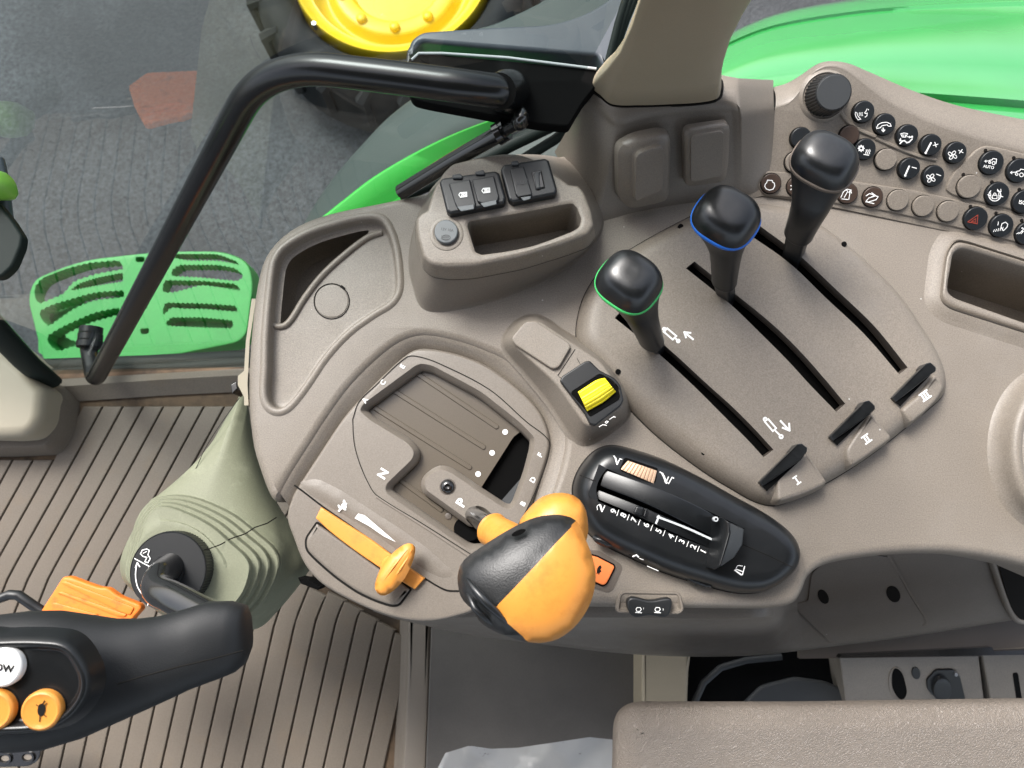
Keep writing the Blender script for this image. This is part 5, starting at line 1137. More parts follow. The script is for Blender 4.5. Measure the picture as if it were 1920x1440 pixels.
# ================================================================== TRANSMISSION GATE
t = thing('shift_gate', 'taupe gear gate with white letters around a ribbed brown slider plate', 'shift gate', P(800, 850, 0))
GT = Z(-.006)
gm = smooth([(546, 930), (561, 904), (597, 849), (639, 786), (664, 756), (711, 707), (764, 660), (790, 651), (830, 655), (875, 667), (919, 687), (979, 732), (1013, 769), (1029, 805), (1032, 840), (1016, 895), (1001, 940), (980, 1010), (945, 1080), (900, 1140), (850, 1160), (795, 1168), (730, 1158), (660, 1130), (600, 1095), (568, 1058), (548, 1010), (536, 970)], 144)
gopen = rounded([(x/3.2732+520, y/3.2732+620, r/3.2732) for x, y, r in
 [(503, 492, 30), (525, 450, 30), (845, 215, 60), (880, 200, 20), (950, 212, 40), (1250, 372, 60), (1500, 570, 60), (1585, 660, 50), (1578, 720, 60), (1540, 870, 60), (1470, 1060, 30), (1440, 1095, 30), (1395, 1092, 30),
  (1230, 985, 20), (1060, 868, 40), (1000, 850, 50), (945, 880, 40), (905, 920, 40), (910, 975, 30), (1010, 1045, 20), (1190, 1175, 6), (1200, 1110, 30), (1215, 1070, 20), (1275, 1085, 30), (1330, 1140, 30), (1400, 1290, 10), (1300, 1340, 20), (1190, 1345, 30), (1150, 1330, 20), (690, 1015, 60), (660, 985, 40), (668, 940, 40), (825, 790, 30), (840, 745, 40), (800, 690, 50), (572, 552, 20)]], 6, 5)
g2r = [GT.two(u, v) for u, v in gm]; go = [GT.two(u, v) for u, v in gopen]
mb = MB()
mb.loft([[GT.up(x, y, h) for x, y in offset(g2r, o)] for o, h in [(0, -.05), (0, -.008), (-.0006, -.0045), (-.0012, -.002), (-.0024, -.0006), (-.004, 0)]])
mb.cap(offset(g2r, -.004), [go], lambda x, y: GT.up(x, y, 0))
mb.loft([[GT.up(x, y, h) for x, y in offset(go, o)] for o, h in [(0, 0), (-.0005, -.0004), (-.0025, -.004), (-.0045, -.0075), (-.005, -.010), (-.005, -.022)]])
mb.build('gate_plate', M['taupe2'], t, angle=32)
# fine lip line around opening plate
lipo = smooth(k3([(462, 545), (500, 440), (600, 340), (790, 165), (860, 158), (1000, 205), (1300, 360), (1530, 560), (1660, 665), (1670, 730), (1620, 900), (1540, 1080), (1480, 1190)]), 90, False)
mb = MB(); mb.ribbon(lipo, place(-.0056), 1.7)
mb.ribbon(smooth(k3([(462, 545), (470, 680), (500, 800), (560, 940), (610, 1010), (900, 1190), (1200, 1380)]), 50, False), place(-.0056), 1.5); mb.build('gate_seam', M['seam'], t)
mb = MB(); mb.tube([P(u, v, -.0068) for u, v in smooth(k3([(610, 1022), (900, 1205), (1190, 1395)]), 20, False)], .0016, 8); mb.build('gate_bead', M['taupe2'], t)
# slider plate
mb = MB(); SZ = -.022
so1 = k3([(540, 560), (520, 480), (860, 180), (960, 180), (1500, 560), (1480, 620), (1240, 975), (1180, 1070), (1130, 1150), (1080, 1230), (1100, 1340), (620, 1100), (600, 900), (850, 740), (700, 620)])
mb.boss(Z(SZ), resample(rounded(k3([(480, 500), (860, 150), (980, 170), (1520, 600), (1450, 650), (1245, 972), (1110, 1180), (1080, 1380), (600, 1080), (600, 850)]), 4, 4), 120), [(0, -.004), (0, 0)]); mb.build('slider_plate', M['slider'], t)
mb = MB(); mb.boss(Z(SZ-.008), k3([(400, 300), (900, 100), (1800, 500), (1700, 1200), (1400, 1500), (500, 1200)]), [(0, -.001), (0, 0)]); mb.build('gate_void', M['void'], t)
mb = MB(); mbl = MB(); pg = place(SZ+.0006)
for (a_, b_, w_) in [((860, 265), (1345, 590), 34), ((700, 360), (1265, 715), 34), ((590, 470), (1180, 840), 34), ((730, 900), (1005, 1100), 34)]:
    A_, B_ = np.array(k3([a_])[0]), np.array(k3([b_])[0]); d = (B_-A_)/np.linalg.norm(B_-A_); n_ = np.array([-d[1], d[0]])*w_/3.27/2
    o_ = [tuple(A_+n_), tuple(B_+n_)]+[tuple(B_+n_*math.cos(q)+d*np.linalg.norm(n_)*math.sin(q)) for q in np.linspace(.3, 2.84, 7)]+[tuple(B_-n_), tuple(A_-n_)]
    mb.boss(Z(SZ), o_, [(0, -.0005), (-.0004, .0008), (-.001, .0012)])
mb.build('slider_ribs', M['slider'], t, angle=25)
mb = MB()
for c_ in ((1398, 622), (1318, 750), (1232, 880)): mb.boss(Z(SZ), circle(*k3([c_])[0], 5.2, 20), [(0, -.0003), (0, .0006)])
mb.build('position_dots', M['white'], t)
mb = MB(); mb.boss(Z(SZ), circle(*k3([(1050, 1138)])[0], 7, 20), [(0, -.001), (-.0006, .001), (-.0014, .0012)]); lathe(mb, P(*k3([(1050, 1135)])[0], SZ+.001), [(.001, 0), (.0009, .0006), (.0001, .0007)], 10); mb.build('slider_pin', M['taupe_d'], t)
mb = MB(); mb.boss(Z(SZ+.0006), circle(*k3([(1168, 1215)])[0], 26, 36, 24), [(0, -.001), (0, 0)]); mb.build('lever_hole', M['void'], t)
mb = MB(); mb.boss(Z(SZ-.0035), k3([(1560, 830), (1500, 900), (1360, 1060), (1420, 1075), (1490, 1000)]), [(0, -.001), (0, 0)]); mb.build('inner_wall', M['dark'], t)
# screw
mb = MB(); sc_c = P(*k3([(1045, 957)])[0], -.006); lathe(mb, sc_c, [(.0078, -.001), (.0078, .0002), (.007, .0006), (.0066, -.0006)], 32); mb.build('screw_washer', M['taupe_d'], t)
mb = MB(); lathe(mb, sc_c, [(.0066, -.0006), (.0064, .0012), (.0052, .0026), (.003, .0034), (.0022, .0033), (.0018, .0015), (.0001, .0012)], 32); mb.build('screw', M['gloss'], t, angle=60)
mb = MB(); pl_ = place(-.0055)
for tx, c_, hpx in (('E', (768, 220), 9.5), ('C', (648, 318), 9.5), ('A', (537, 427), 9.5), ('N', (648, 877), 17), ('P', (1127, 1056), 18.5), ('F', (1612, 763), 10), ('D', (1568, 915), 10), ('B', (1507, 1062), 10)):
    mb = MB(); mb.text(tx, *k3([c_])[0], hpx, 58, pl_, .035, 1.05); mb.build('letter', M['white'], t)
# throttle surround moulded on the same plate
mb = MB()
mb.ribbon(smooth(g1([(150, 140), (220, 190), (390, 320), (620, 480), (1000, 745)]), 40, False), place(-.0055), 3.2)
mb.ribbon(smooth(g1([(1285, 950), (1400, 1020), (1480, 1055), (1580, 1060)]), 14, False), place(-.0055), 3.2)
mb.build('throttle_seam', M['seam'], t)
lidp = rounded([(x/4.644+520, y/4.644+880, r/4.644) for x, y, r in [(345, 462, 12), (248, 600, 40), (250, 700, 60), (330, 785, 80), (500, 935, 80), (700, 1075, 80), (860, 1148, 60), (990, 1190, 40), (1060, 1185, 40), (1165, 1045, 12), (1080, 975, 10), (900, 860, 60), (600, 640, 80), (450, 530, 60)]], 8, 5)
mb = MB(); mb.boss(Z(-.006), lidp, [(.0010, -.0005), (.0010, .0003), (-.001, .0004)], cap=False); mb.build('lid_seam', M['seam'], t)
mb = MB(); mb.boss(Z(-.006), lidp, [(-.0008, -.001), (-.001, .0006), (-.002, .0016), (-.004, .002)]); mb.build('throttle_lid', M['taupe2'], t)
mb = MB(); V, top, bot, F, _ = inflate(smooth(g1([(200, 115), (330, 75), (470, 130), (640, 230), (900, 400), (1200, 600), (1420, 780), (1540, 910), (1480, 960), (1280, 880), (950, 640), (600, 420), (380, 290), (240, 190)]), 60), -.0062, .0018, .001, .005, .9)
mb.add(top, F); mb.build('throttle_hood', M['taupe2'], t, angle=80)
mb = MB(); hp2 = place(-.0040)
mb.add([P(*q, -.0040) for q in g1([(672, 425), (705, 385), (760, 400), (1035, 635), (930, 585), (800, 495)])], [(0, 1, 2, 3, 4, 5)])
# running hare symbol
hare = g1([(525, 362), (540, 345), (528, 325), (525, 312), (535, 305), (548, 325), (560, 305), (572, 292), (570, 275), (580, 262), (592, 275), (592, 295), (604, 290), (608, 300), (600, 312), (604, 330), (595, 345), (602, 355), (585, 358), (572, 345), (556, 350), (540, 370)])
mb.add([P(*q, -.0040) for q in hare], tessellate_polygon([[Vector((x, y, 0)) for x, y in hare]])); mb.build('throttle_print', M['white'], t)

# ================================================================== HAND THROTTLE
t = thing('hand_throttle', 'orange sliding hand throttle with an oval orange thumb tab', 'throttle lever', P(690, 1030, 0))
mb = MB(); band = smooth(g1([(385, 330), (600, 470), (820, 612), (1000, 745), (1150, 855), (1285, 948)]), 30, False)+smooth(g1([(1200, 1045), (1080, 972), (900, 858), (650, 685), (450, 530), (340, 425)]), 30, False)
mb.boss(Z(-.003), band, [(0, -.003), (0, .0015), (-.0005, .0022), (-.0012, .0025)]); mb.build('slide_band', M['orange'], t)
mb = MB(); V, top, bot, F, _ = inflate(smooth(g1([(850, 1040), (870, 930), (930, 810), (1030, 705), (1130, 645), (1190, 658), (1202, 710), (1165, 840), (1090, 975), (985, 1075), (905, 1100)]), 60), .016, .006, .012, .004, .45); mb.add(top, F); mb.add(bot, F)
mb.tube([P(*g1([(1010, 860)])[0], -.001), P(*g1([(1015, 870)])[0], .014)], [.012, .008], 20); tb_ = mb.build('thumb_tab', M['orange'], t, angle=70)
mb = MB(); mb.tube([P(*q, .0225-.0035*abs(i-2)/2) for i, q in enumerate(g1([(905, 1040), (940, 950), (1010, 850), (1080, 760), (1130, 700)]))], .0010, 8); mb.tube([P(*q, .0215-.0035*abs(i-2)/2) for i, q in enumerate(g1([(960, 1040), (1010, 960), (1070, 870), (1130, 780), (1165, 700)]))], .0010, 8); mb.build('tab_ridge', M['orange'], tb_)

# ================================================================== GEAR LEVER
t = thing('gear_lever', 'bulky orange and black leather-look gear lever knob on a black stem rising from the gate', 'gear lever', P(890, 960, -.02))
mb = MB(); mb.tube([P(872, 985, -.045), P(888, 965, -.01), P(905, 980, .03), P(935, 1000, .06)], [.0085, .0085, .0085, .0085], 20); mb.build('stem', M['gloss'], t, angle=60)
mb = MB(); cy = [P(*g2([(560, 520)])[0], .045), P(*g2([(572, 530)])[0], .047), P(*g2([(590, 545)])[0], .050), P(*g2([(700, 610)])[0], .072), P(*g2([(820, 700)])[0], .10)]
mb.tube(cy, [.0135, .0150, .0140, .0150, .016], 28); mb.build('collar', M['orange'], t, angle=50)
mb = MB(); V, top, bot, F, _ = inflate(smooth(g2([(770, 505), (850, 370), (950, 285), (1080, 255), (1200, 285), (1268, 370), (1290, 480), (1288, 570), (1230, 700), (1000, 720), (850, 640)]), 70), .105, .018, .014, .005, .45); mb.add(top, F); mb.add(bot, F); mb.build('release_paddle', M['orange'], t, angle=75)
sil = smooth(g2([(1200, 465), (1270, 600), (1335, 780), (1347, 920), (1305, 1090), (1210, 1240), (1080, 1345), (960, 1380), (850, 1378), (740, 1352), (600, 1300), (480, 1225), (430, 1140), (350, 1060), (322, 990), (312, 880), (350, 770), (500, 655), (700, 530), (880, 445), (1030, 420), (1130, 430)]), 110)
S1 = g2([(1200, 465), (1050, 610), (880, 790), (720, 960), (575, 1112)]); S2 = g2([(575, 1112), (660, 1180), (760, 1270), (855, 1375)])
V, top, bot, F, pl_ = inflate(sil, .165, .026, .030, .0042, .42, extra=(S1, S2))
orp = [pl_.two(u, v) for u, v in S1+S2[1:]+g2([(960, 1500), (1300, 1500), (1500, 900), (1300, 400)])]
cen = np.array([[sum(V[i][0] for i in f)/3, sum(V[i][1] for i in f)/3] for f in F]); io = inside(cen[:, 0], cen[:, 1], orp)
ob_, bk_ = MB(), MB()
zz = {}
ob_.add(top, [f for f, q in zip(F, io) if q]); bk_.add(top, [f for f, q in zip(F, io) if not q]); bk_.add(bot, F)
def clean(mb):
    used = sorted(set(i for f in mb.f for i in f)); mp = {k: i for i, k in enumerate(used)}
    mb.v = [mb.v[k] for k in used]; mb.f = [tuple(mp[i] for i in f) for f in mb.f]
clean(ob_); clean(bk_); ob_.build('orange_shell', M['orange'], t, angle=85)
M['leatherb'] = mat('black_grip_leather', (.014, .015, .016), .40, .3, 800, 0, .5)
bk_.build('grip_shell', M['leatherb'], t, angle=85)
mb = MB(); mb.tube([P(u, v, z) for (u, v), z in zip(g2([(340, 960), (400, 1030), (440, 1120), (520, 1200), (600, 1270)]), (.165, .178, .184, .182, .174))], [.0005, .002, .0025, .002, .0005], 12)
mb.tube([P(u, v, z) for (u, v), z in zip(g2([(380, 900), (440, 980), (520, 1070), (600, 1150), (680, 1230)]), (.178, .188, .190, .189, .184))], [.001, .0025, .003, .0025, .001], 12)
mb.build('grip_buttons', M['knob'], t, angle=70)
mb = MB(); mb.boss(Z(.1855), circle(*g2([(770, 555)])[0], 14, 20, 5, -.4), [(0, -.003), (0, .0)]); mb.build('thumb_hole', M['void'], t)

# ================================================================== SWITCHES ON CONSOLE
t = thing('turtle_switch', 'small orange-red square switch with a black turtle symbol beside the gear knob', 'switch', P(1135, 1070, 0))
ts = rounded(k5([(130, 900), (225, 925, 6), (340, 985, 30), (345, 1000, 16), (290, 1110, 20), (265, 1125, 16), (120, 1060)]), 5, 5)
mb = MB(); mb.boss(Z0, rounded(k5([(130, 870), (240, 880, 8), (395, 975, 30), (405, 1010, 30), (335, 1165, 20), (300, 1180, 20), (120, 1120)]), 5, 5), [(0, -.001), (0, .0004), (-.0008, .0005)]); mb.build('switch_recess', M['taupe_d'], t)
mb = MB(); mb.boss(Z0, offset(ts, 3), [(0, .0002), (0, .0010)]); mb.build('switch_gap', M['void'], t)
mb = MB(); mb.boss(Z0, ts, prof(.004, .0012)); sw = mb.build('switch_cap', M['coral'], t)
mb = MB(); V_ = k5([(222, 1050), (225, 1010), (240, 988), (252, 985), (258, 1000), (250, 1015), (256, 1030), (246, 1035), (238, 1055), (232, 1040)]); mb.add([P(*q, .0042) for q in V_], tessellate_polygon([[Vector((x, y, 0)) for x, y in V_]])); mb.build('turtle_print', M['seam'], sw)
t = thing('rocker_switch', 'black curved rocker switch with two white engine speed symbols on the console edge', 'switch', P(1215, 1138, 0))
mb = MB(); mb.boss(Z0, rounded(k5([(385, 1200, 14), (410, 1175, 20), (790, 1180, 20), (810, 1200, 14), (830, 1300, 20), (800, 1320, 8), (380, 1310, 8), (370, 1290, 20)]), 6, 5), [(.002, -.001), (.0008, .0015), (-.0008, .0016), (-.002, -.001), (-.003, -.002)]); mb.build('switch_bezel', M['taupe2'], t)
mb = MB(); ro = resample(smooth(k5([(432, 1250), (445, 1215), (480, 1205), (595, 1228), (720, 1210), (745, 1225), (742, 1290), (722, 1335), (690, 1348), (590, 1335), (500, 1348), (465, 1335), (440, 1290)]), 80), 80)
mb.boss(Z(.002), ro, prof(.007, .002, -.003)); rk_ = mb.build('rocker_cap', M['blackm'], t)
mb = MB(); rp2 = place(.0093)
for cx in (520, 655):
    c = [(cx-18, 1298), (cx-10, 1285), (cx+12, 1285), (cx+20, 1298), (cx+10, 1312), (cx-12, 1312), (cx-18, 1298)]; mb.ribbon(k5(c), rp2, 1.3); mb.ribbon(k5([(cx-22, 1320), (cx+22, 1322)]), rp2, 1.4)
mb.text('1', *k5([(556, 1292)])[0], 3.4, 0, rp2, .02); mb.text('2', *k5([(695, 1298)])[0], 3.4, 0, rp2, .02); mb.build('rocker_print', M['white'], rk_)

# ================================================================== JOYSTICK
t = thing('joystick', 'large black joystick grip on an olive green stepped bellows with a lock dial', 'joystick', P(330, 1050, -.1))
rings_px = [
 ([(455, 722), (448, 745), (420, 790), (385, 850), (345, 905), (318, 922), (285, 935), (268, 962), (240, 1012), (226, 1048), (226, 1075), (236, 1095), (300, 1150), (380, 1185), (450, 1182), (485, 1178), (515, 1152), (570, 1085), (585, 1050), (560, 1000), (530, 960), (500, 900), (475, 820), (464, 750)], -.10),
]
R0 = resample(smooth(rings_px[0][0], 120), 120)
body_in = resample(smooth(g4([(190, 880), (250, 800), (330, 755), (480, 745), (640, 790), (800, 870), (940, 980), (1050, 1080), (1075, 1180), (1020, 1330), (940, 1440), (800, 1530), (600, 1540), (300, 1400), (130, 1280), (110, 1200), (150, 1000)]), 120), 120)
inner = resample(circle(*g4([(400, 1180)])[0], 74, 120, 72), 120)
def align(a_, b_):
    n = len(a_); j = min(range(n), key=lambda k: sum((a_[i][0]-b_[(i+k) % n][0])**2+(a_[i][1]-b_[(i+k) % n][1])**2 for i in range(0, n, 4))); return b_[j:]+b_[:j]
def ori(p): return p if area(p) > 0 else p[::-1]
R0, body_in, inner = ori(R0), ori(body_in), ori(inner); body_in = align(R0, body_in); inner = align(body_in, inner)
mb = MB(); rows = [[P(u, v, -.30) for u, v in offset(R0, -10)], [P(u, v, -.12) for u, v in R0], [P(u, v, -.10) for u, v in offset(R0, -3)]]
for k, z in ((.35, -.078), (.75, -.062), (1, -.052)): rows.append([P(u, v, z) for u, v in lin(offset(R0, -3), body_in, k)])
steps = [(0, 0)]; z = -.052
q5 = resample(smooth(g4([(270, 870), (330, 830), (480, 880), (620, 960), (720, 1050), (830, 1160), (835, 1240), (790, 1360), (700, 1440), (500, 1450), (300, 1380), (170, 1280), (150, 1200), (200, 1050), (240, 920)]), 120), 120)
q5 = align(body_in, ori(q5))
for i in range(4):
    k0, k1 = i/4, (i+1)/4
    rows.append([P(u, v, z+.0006) for u, v in lin(body_in, q5, k0+.02)])
    rows.append([P(u, v, z+.009) for u, v in lin(body_in, q5, k0+.07)])
    rows.append([P(u, v, z+.0105) for u, v in lin(body_in, q5, k0+.11)])
    rows.append([P(u, v, z+.0105) for u, v in lin(body_in, q5, k1)]); z += .0105
inner = align(q5, inner)
rows += [[P(u, v, z+.001) for u, v in lin(q5, inner, .5)], [P(u, v, z+.003) for u, v in lin(q5, inner, .6)], [P(u, v, z+.004) for u, v in inner]]
mb.loft(rows, cap1=True); be = mb.build('bellows', M['olive'], t, angle=38)
mb = MB(); zf = lambda v: -.07
ZD = z+.004
mb.ribbon(g4([(1040, 885), (985, 920), (910, 945), (850, 985), (760, 1015), (700, 1050), (625, 1078), (590, 1085)]), lambda u, v, h=0: P(u, v, -.049+(.052*(520-u)/130 if u < 520 else 0)+h) , 2.2); mb.build('bellows_split', M['seam'], be)
mb = MB(); mb.ribbon(smooth(g4([(815, 150), (700, 310), (600, 470), (545, 590), (500, 655), (460, 685)]), 20, False), lambda u, v, h=0: P(u, v, -.077+.012*(v-745)/150+h), 1.3); mb.build('cover_seam', M['seam'], be)
dc = g4([(375, 1210)])[0]; DR = 71
mb = MB(); DZ = Z(ZD+.016)
n = 160
def dring(r, h, rib=0): 
    cx, cy = DZ.two(*dc); rr_ = r*(CAMH-DZ.o.z)/FPX
    return [Vector((cx+(rr_-(rib if i % 2 else 0))*math.cos(2*math.pi*i/n), cy+(rr_-(rib if i % 2 else 0))*math.sin(2*math.pi*i/n), DZ.o.z+h)) for i in range(n)]
mb.loft([dring(DR*1.0, -.02, .0007), dring(DR*1.0, -.003, .0007), dring(DR*.985, -.001), dring(DR*.97, 0), dring(DR*.95, -.0005)], cap1=True); dial = mb.build('lock_dial', M['blackm'], t, angle=25)
mb = MB(); mb.loft([dring(DR*.42, -.001), dring(DR*.42, .001), dring(DR*.40, .002)], cap1=True); mb.build('dial_boot', M['black'], dial)
mb = MB(); pd_ = place(ZD+.0163)
mb.ribbon(smooth(g3([(770, 290), (762, 350), (770, 410), (790, 450), (812, 475)]), 12, False), pd_, 2.0); mb.ribbon(g3([(762, 312), (772, 285), (786, 308)]), pd_, 2.2)
mb.ribbon(g3([(757, 262), (838, 305)]), pd_, 1.8); c = g3([(790, 235), (800, 215), (825, 208), (840, 216), (832, 240), (845, 262), (832, 285), (815, 280), (826, 255), (805, 250), (790, 235)]); mb.ribbon(c, pd_, 1.8); mb.ribbon(g3([(805, 232), (825, 222)]), pd_, 1.5)
mb.ribbon(g3([(835, 505), (830, 525)]), pd_, 1.5); mb.build('lock_print', M['white'], dial)
mb = MB(); pth = smooth([tuple(P(*q)) for q in [(322, 1063, ZD+.012), (300, 1082, ZD+.035), (296, 1104, ZD+.05), (320, 1118, ZD+.062), (355, 1136, ZD+.072), (400, 1160, ZD+.085)]], 30, False)
mb.tube(pth, .0130, 24); mb.build('stem', M['gloss'], t, angle=70)
# grip body
G = [(470, 1196, 20, .135), (462, 1197, 44, .136), (450, 1197, 58, .138), (430, 1196, 64, .14), (400, 1200, 68, .143), (370, 1210, 68, .147), (340, 1220, 69, .15), (310, 1231, 72, .155), (270, 1243, 78, .16), (220, 1255, 88, .165), (160, 1266, 104, .172), (100, 1272, 116, .178), (40, 1275, 118, .18), (-20, 1275, 112, .18), (-100, 1270, 95, .18), (-170, 1265, 60, .18), (-190, 1265, 10, .18)]
mb = MB(); rows = []
for i, (u, v, hpx, z) in enumerate(G):
    c = P(u, v, z); hh = hpx*(CAMH-z)/FPX*1.0; u1 = G[min(i+1, len(G)-1)]; u0 = G[max(i-1, 0)]
    d = (P(u1[0], u1[1], u1[3])-P(u0[0], u0[1], u0[3])).normalized(); ax = Vector((0, 0, 1)).cross(d).normalized()
    ay = d.cross(ax)*-1
    rows.append(sell(c-ay*0, ax, Vector((0, 0, 1)), hh, hh*.68, 64, 2.35))
mb.loft(rows, cap0=True, cap1=True); M['gripm'] = mat('soft_black_grip', (.009, .010, .011), .52, .25, 1100, 0, .45)
gb = mb.build('grip', M['gripm'], t, angle=80)
# control face on the grip
FZ2 = .2165; fpz = Plane(P(-60, 1260, .226), P(200, 1260, .219), P(0, 1200, .226))
fo = smooth(g3([(-200, 760), (0, 735), (250, 735), (370, 760), (450, 860), (480, 960), (455, 1060), (370, 1160), (250, 1215), (0, 1235), (-200, 1230)]), 90)
mb = MB(); mb.boss(fpz, fo, [(.006, -.014), (.003, -.004), (.001, .0002), (-.001, .001), (-.003, 0), (-.004, -.003), (-.006, -.0035)]); mb.build('face_panel', M['black'], gb, angle=70)
def jbtn(c, r, m, nm, lab):
    mb = MB(); c2 = fpz.two(*g3([c])[0]); rr_ = r/3*.47/FPX
    mb.boss(fpz, circle(c2[0], c2[1], rr_*1.06, 40), [(0, -.005), (0, -.003)], px=False); mb.build('button_gap', M['seam'], gb)
    mb = MB(); mb.boss(fpz, circle(c2[0], c2[1], rr_, 40), [(0, -.005), (0, .0005), (-.0006, .0018), (-.0018, .0024), (-.0035, .0018)], px=False); return mb.build(nm, m, gb, label=lab)
jbtn((238, 1115), 106, M['orange'], 'push_button', 'orange button with a black turtle symbol'); jbtn((-30, 1115), 106, M['orange'], 'push_button', 'orange button cut by the left picture edge'); jbtn((22, 872), 104, M['sheetgrey'] if 0 else M['white'], 'push_button', 'pale white button with dark lettering')
mb = MB(); fp_ = lambda u, v, h=0: fpz.at(u, v, .0022+h)
q = smooth(g3([(212, 1105), (222, 1082), (240, 1078), (252, 1090), (256, 1112), (246, 1138), (228, 1150), (213, 1135)]), 24); mb.add([fp_(u, v) for u, v in q], [tuple(range(len(q)))]); mb.ribbon(g3([(240, 1080), (250, 1062)]), fp_, 2); mb.ribbon(g3([(225, 1150), (222, 1178)]), fp_, 2)
mb.ribbon(g3([(205, 1085), (218, 1095)]), fp_, 2); mb.ribbon(g3([(262, 1075), (252, 1090)]), fp_, 2); mb.ribbon(g3([(245, 1140), (258, 1150)]), fp_, 2)
mb.build('turtle_symbol', M['seam'], gb); mb = MB()
mb.text('OW', *g3([(22, 878)])[0], 15, -8, fp_, .03); mb.build('button_lettering', M['seam'], gb)
mb = MB(); mb.tube([P(u, v, z) for (u, v), z in zip(g3([(1366, 780), (1200, 825), (1000, 872), (800, 925), (660, 968)]), (.158, .170, .176, .184, .192))], .0006, 6); mb.build('grip_seam', M['seam'], gb)

# ================================================================== LOWER RIGHT: SEAT SIDE
t = thing('operator_seat', 'taupe grained vinyl seat edge filling the lower right corner', 'seat', P(1600, 1420, -.1))
aro = rounded([(1150, 1440, 60), (1153, 1321, 95), (1500, 1321, 60), (1900, 1315, 80), (2200, 1312, 100), (2200, 1800, 100), (1145, 1800, 100)], 20, 14)
mb = MB(); AZ = Z(-.09); ar_ = [AZ.two(u, v) for u, v in aro]
mb.loft([[AZ.up(x, y, h) for x, y in offset(ar_, o)] for o, h in [(-.045, -.12), (-.022, -.06), (-.007, -.032), (-.001, -.017), (-.006, -.0065), (-.014, -.002), (-.021, .0006), (-.027, .0012)]], cap1=True)
mb.build('cushion', M['leather'], t, angle=75)
t = thing('plastic_sheet', 'crumpled clear plastic sheet lying beside the armrest at the bottom edge', 'plastic sheet', P(980, 1420, -.4))
mb = MB(); nx, ny = 46, 12; rows = []
topc = [(818, 1445), (835, 1412), (880, 1398), (920, 1404), (970, 1402), (1040, 1392), (1105, 1382), (1160, 1388)]
for j in range(ny):
    row = []
    for i in range(nx):
        u = 818+(1200-818)*i/(nx-1); v0 = float(np.interp(u, [q[0] for q in topc], [q[1] for q in topc])); v = v0+(1540-v0)*j/(ny-1)
        z = -.40+.006*math.sin(u*.031+j*.5)+.010*abs(math.sin(u*.021-j*.33+.6))+.004*abs(math.sin(u*.047+j*.61))
        row.append(P(u, v, z))
    rows.append(row)
mb.loft(rows, closed=False); ps = mb.build('sheet_film', M['film'], t, angle=180)
t = thing('seat_base_block', 'beige square block beside the dark opening behind the armrest', 'block', P(1240, 1270, -.42))
mb = MB(); mb.boss(Z(-.42), rounded([(1203, 1200), (1300, 1200), (1292, 1260), (1287, 1400), (1203, 1400)], 5), prof(.0, .006, -.08)); mb.build('block_shell', M['pillar'], t)
t = thing('dark_recess', 'dark open recess with black parts between the beige block and connector box', 'recess', P(1430, 1280, -.5))
mb = MB(); mb.boss(Z(-.46), [(1280, 1190), (1600, 1190), (1600, 1400), (1280, 1400)], [(0, -.01), (0, 0)]); mb.build('recess_back', M['void'], t)
mb = MB(); mb.tube([P(*q, -.448) for q in g6([(400, 780), (440, 690), (520, 620), (640, 585), (800, 570)])], .005, 12); mb.tube([P(*q, -.43) for q in g6([(680, 730), (820, 745), (900, 790)])], .003, 8)
mb.boss(Z(-.43), rounded(g6([(600, 800), (700, 700), (860, 660), (1000, 680), (1090, 720), (1090, 800)]), 10), prof(.006, .004)); mb.build('recess_parts', M['dark'], t)
t = thing('connector_box', 'dark taupe connector panel with a round socket and a many-sided black plug behind the armrest', 'connector box', P(1720, 1270, -.36))
CB = Plane(P(1575, 1320, -.40), P(1850, 1320, -.40), P(1600, 1225, -.33))
mb = MB(); mb.boss(CB, rounded([(1573, 1225), (1620, 1224), (1835, 1224), (1850, 1350), (1590, 1350)], 4), prof(.0, .002, -.06)); cbx = mb.build('box_face', M['taupe'], t)
mb = MB(); mb.boss(CB, smooth(g7([(752, 1120), (775, 1060), (810, 1040), (860, 1080), (890, 1170), (900, 1260), (860, 1310), (800, 1290), (760, 1220)]), 48), [(.0015, -.001), (.0006, .0015), (-.0006, .0012)], cap=False); mb.build('socket_ring', M['taupe'], cbx)
mb = MB(); mb.boss(CB, smooth(g7([(775, 1120), (790, 1060), (815, 1045), (860, 1085), (890, 1170), (900, 1250), (865, 1308), (815, 1280), (780, 1210)]), 48), [(0, .0002), (0, .0006)]); mb.build('round_socket', M['void'], cbx)
mb = MB(); mb.boss(CB, circle(*g7([(975, 1085)])[0], 8, 20, 11, -.2), prof(.002, .001)); mb.build('small_button', M['black'], cbx)
mb = MB(); mb.boss(CB, rounded(g7([(1060, 1140), (1140, 1052), (1290, 1050), (1340, 1100), (1390, 1300), (1380, 1350), (1200, 1350), (1070, 1220)]), 5), prof(.003, .001)); plug = mb.build('plug_housing', M['black'], cbx)
mb = MB()
for c_ in ((1303, 1078), (1358, 1312)): mb.boss(CB, circle(*g7([c_])[0], 3.6, 14), [(0, .002), (0, .0045), (-.0004, .005)])
mb.build('housing_screws', M['steel'], plug)
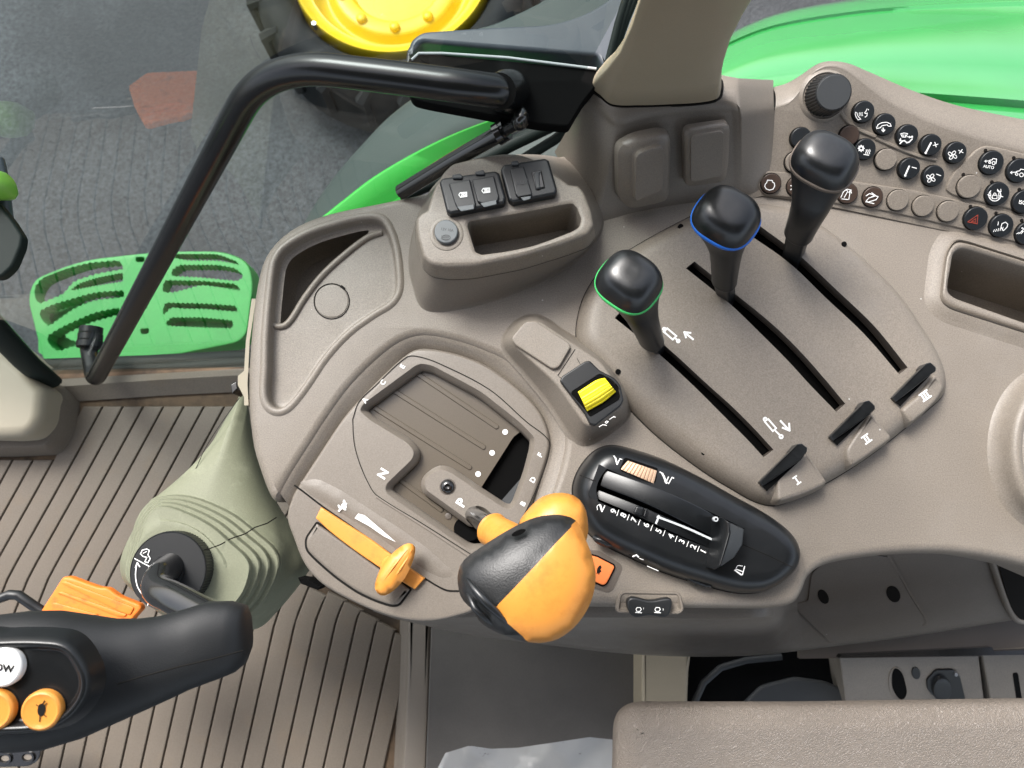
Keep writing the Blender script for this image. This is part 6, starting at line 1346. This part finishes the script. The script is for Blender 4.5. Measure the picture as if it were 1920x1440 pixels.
mb = MB(); mb.boss(CB, circle(*g7([(1180, 1190)])[0], 18, 24, 22), [(0, .002), (-.001, .008), (-.004, .009)]); mb.build('plug_core', M['blackm'], plug)
t = thing('vent_box', 'taupe vent box with tall black slots at the right edge above the armrest', 'vent', P(1890, 1270, -.36))
mb = MB(); mb.boss(CB, rounded([(1838, 1222), (1990, 1218), (2000, 1350), (1862, 1350)], 4), prof(.004, .002, -.06)); vb = mb.build('vent_face', M['taupe'], t)
mb = MB()
for x0 in (1895, 1922): mb.boss(CB, rounded([(x0, 1257), (x0+10, 1256), (x0+22, 1335), (x0+12, 1335)], 4), [(0, .003), (0, .0046)])
mb.build('vent_slots', M['void'], vb)
t = thing('under_console_rail', 'dark flat rail and dark taupe panel under the console above the connector box', 'rail', P(1700, 1215, -.3))
mb = MB(); mb.boss(Z(-.30), g7([(350, 935), (1620, 870), (1640, 905), (2200, 880), (2200, 930), (330, 960)]), [(0, -.01), (0, 0)]); mb.build('rail_bar', M['gloss'], t)
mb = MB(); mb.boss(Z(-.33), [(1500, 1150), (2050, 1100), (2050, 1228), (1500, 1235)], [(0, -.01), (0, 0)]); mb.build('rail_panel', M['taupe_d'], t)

# small clip and cream strip at the console's left edge
t = thing('console_side_strip', 'thin cream strip and black clip on the left edge of the console', 'strip', P(458, 690, -.03))
mb = MB(); mb.loft([[P(u, v, -.05) for u, v in [(474, 560), (463, 640), (456, 720), (458, 760)]], [P(u, v, -.02) for u, v in [(472, 560), (461, 640), (456, 720), (458, 760)]], [P(u, v, -.02) for u, v in [(480, 560), (468, 640), (464, 720), (466, 760)]]], closed=False)
mb.boss(Z(-.05), [(446, 705), (458, 695), (458, 745), (446, 722)], [(0, -.02), (0, 0)]); mb.build('cream_strip', M['cream'], t)
mb = MB(); mb.boss(Z(-.06), rounded([(435, 722), (446, 716), (448, 730), (438, 740)], 2), prof(.004, .001, -.02)); mb.build('black_clip', M['gloss'], t)
mb = MB(); mb.boss(Z(-.06), rounded([(560, 1082), (580, 1085), (604, 1100), (598, 1106), (566, 1094)], 2), prof(.004, .001, -.02)); mb.build('lower_clip', M['void'], t)
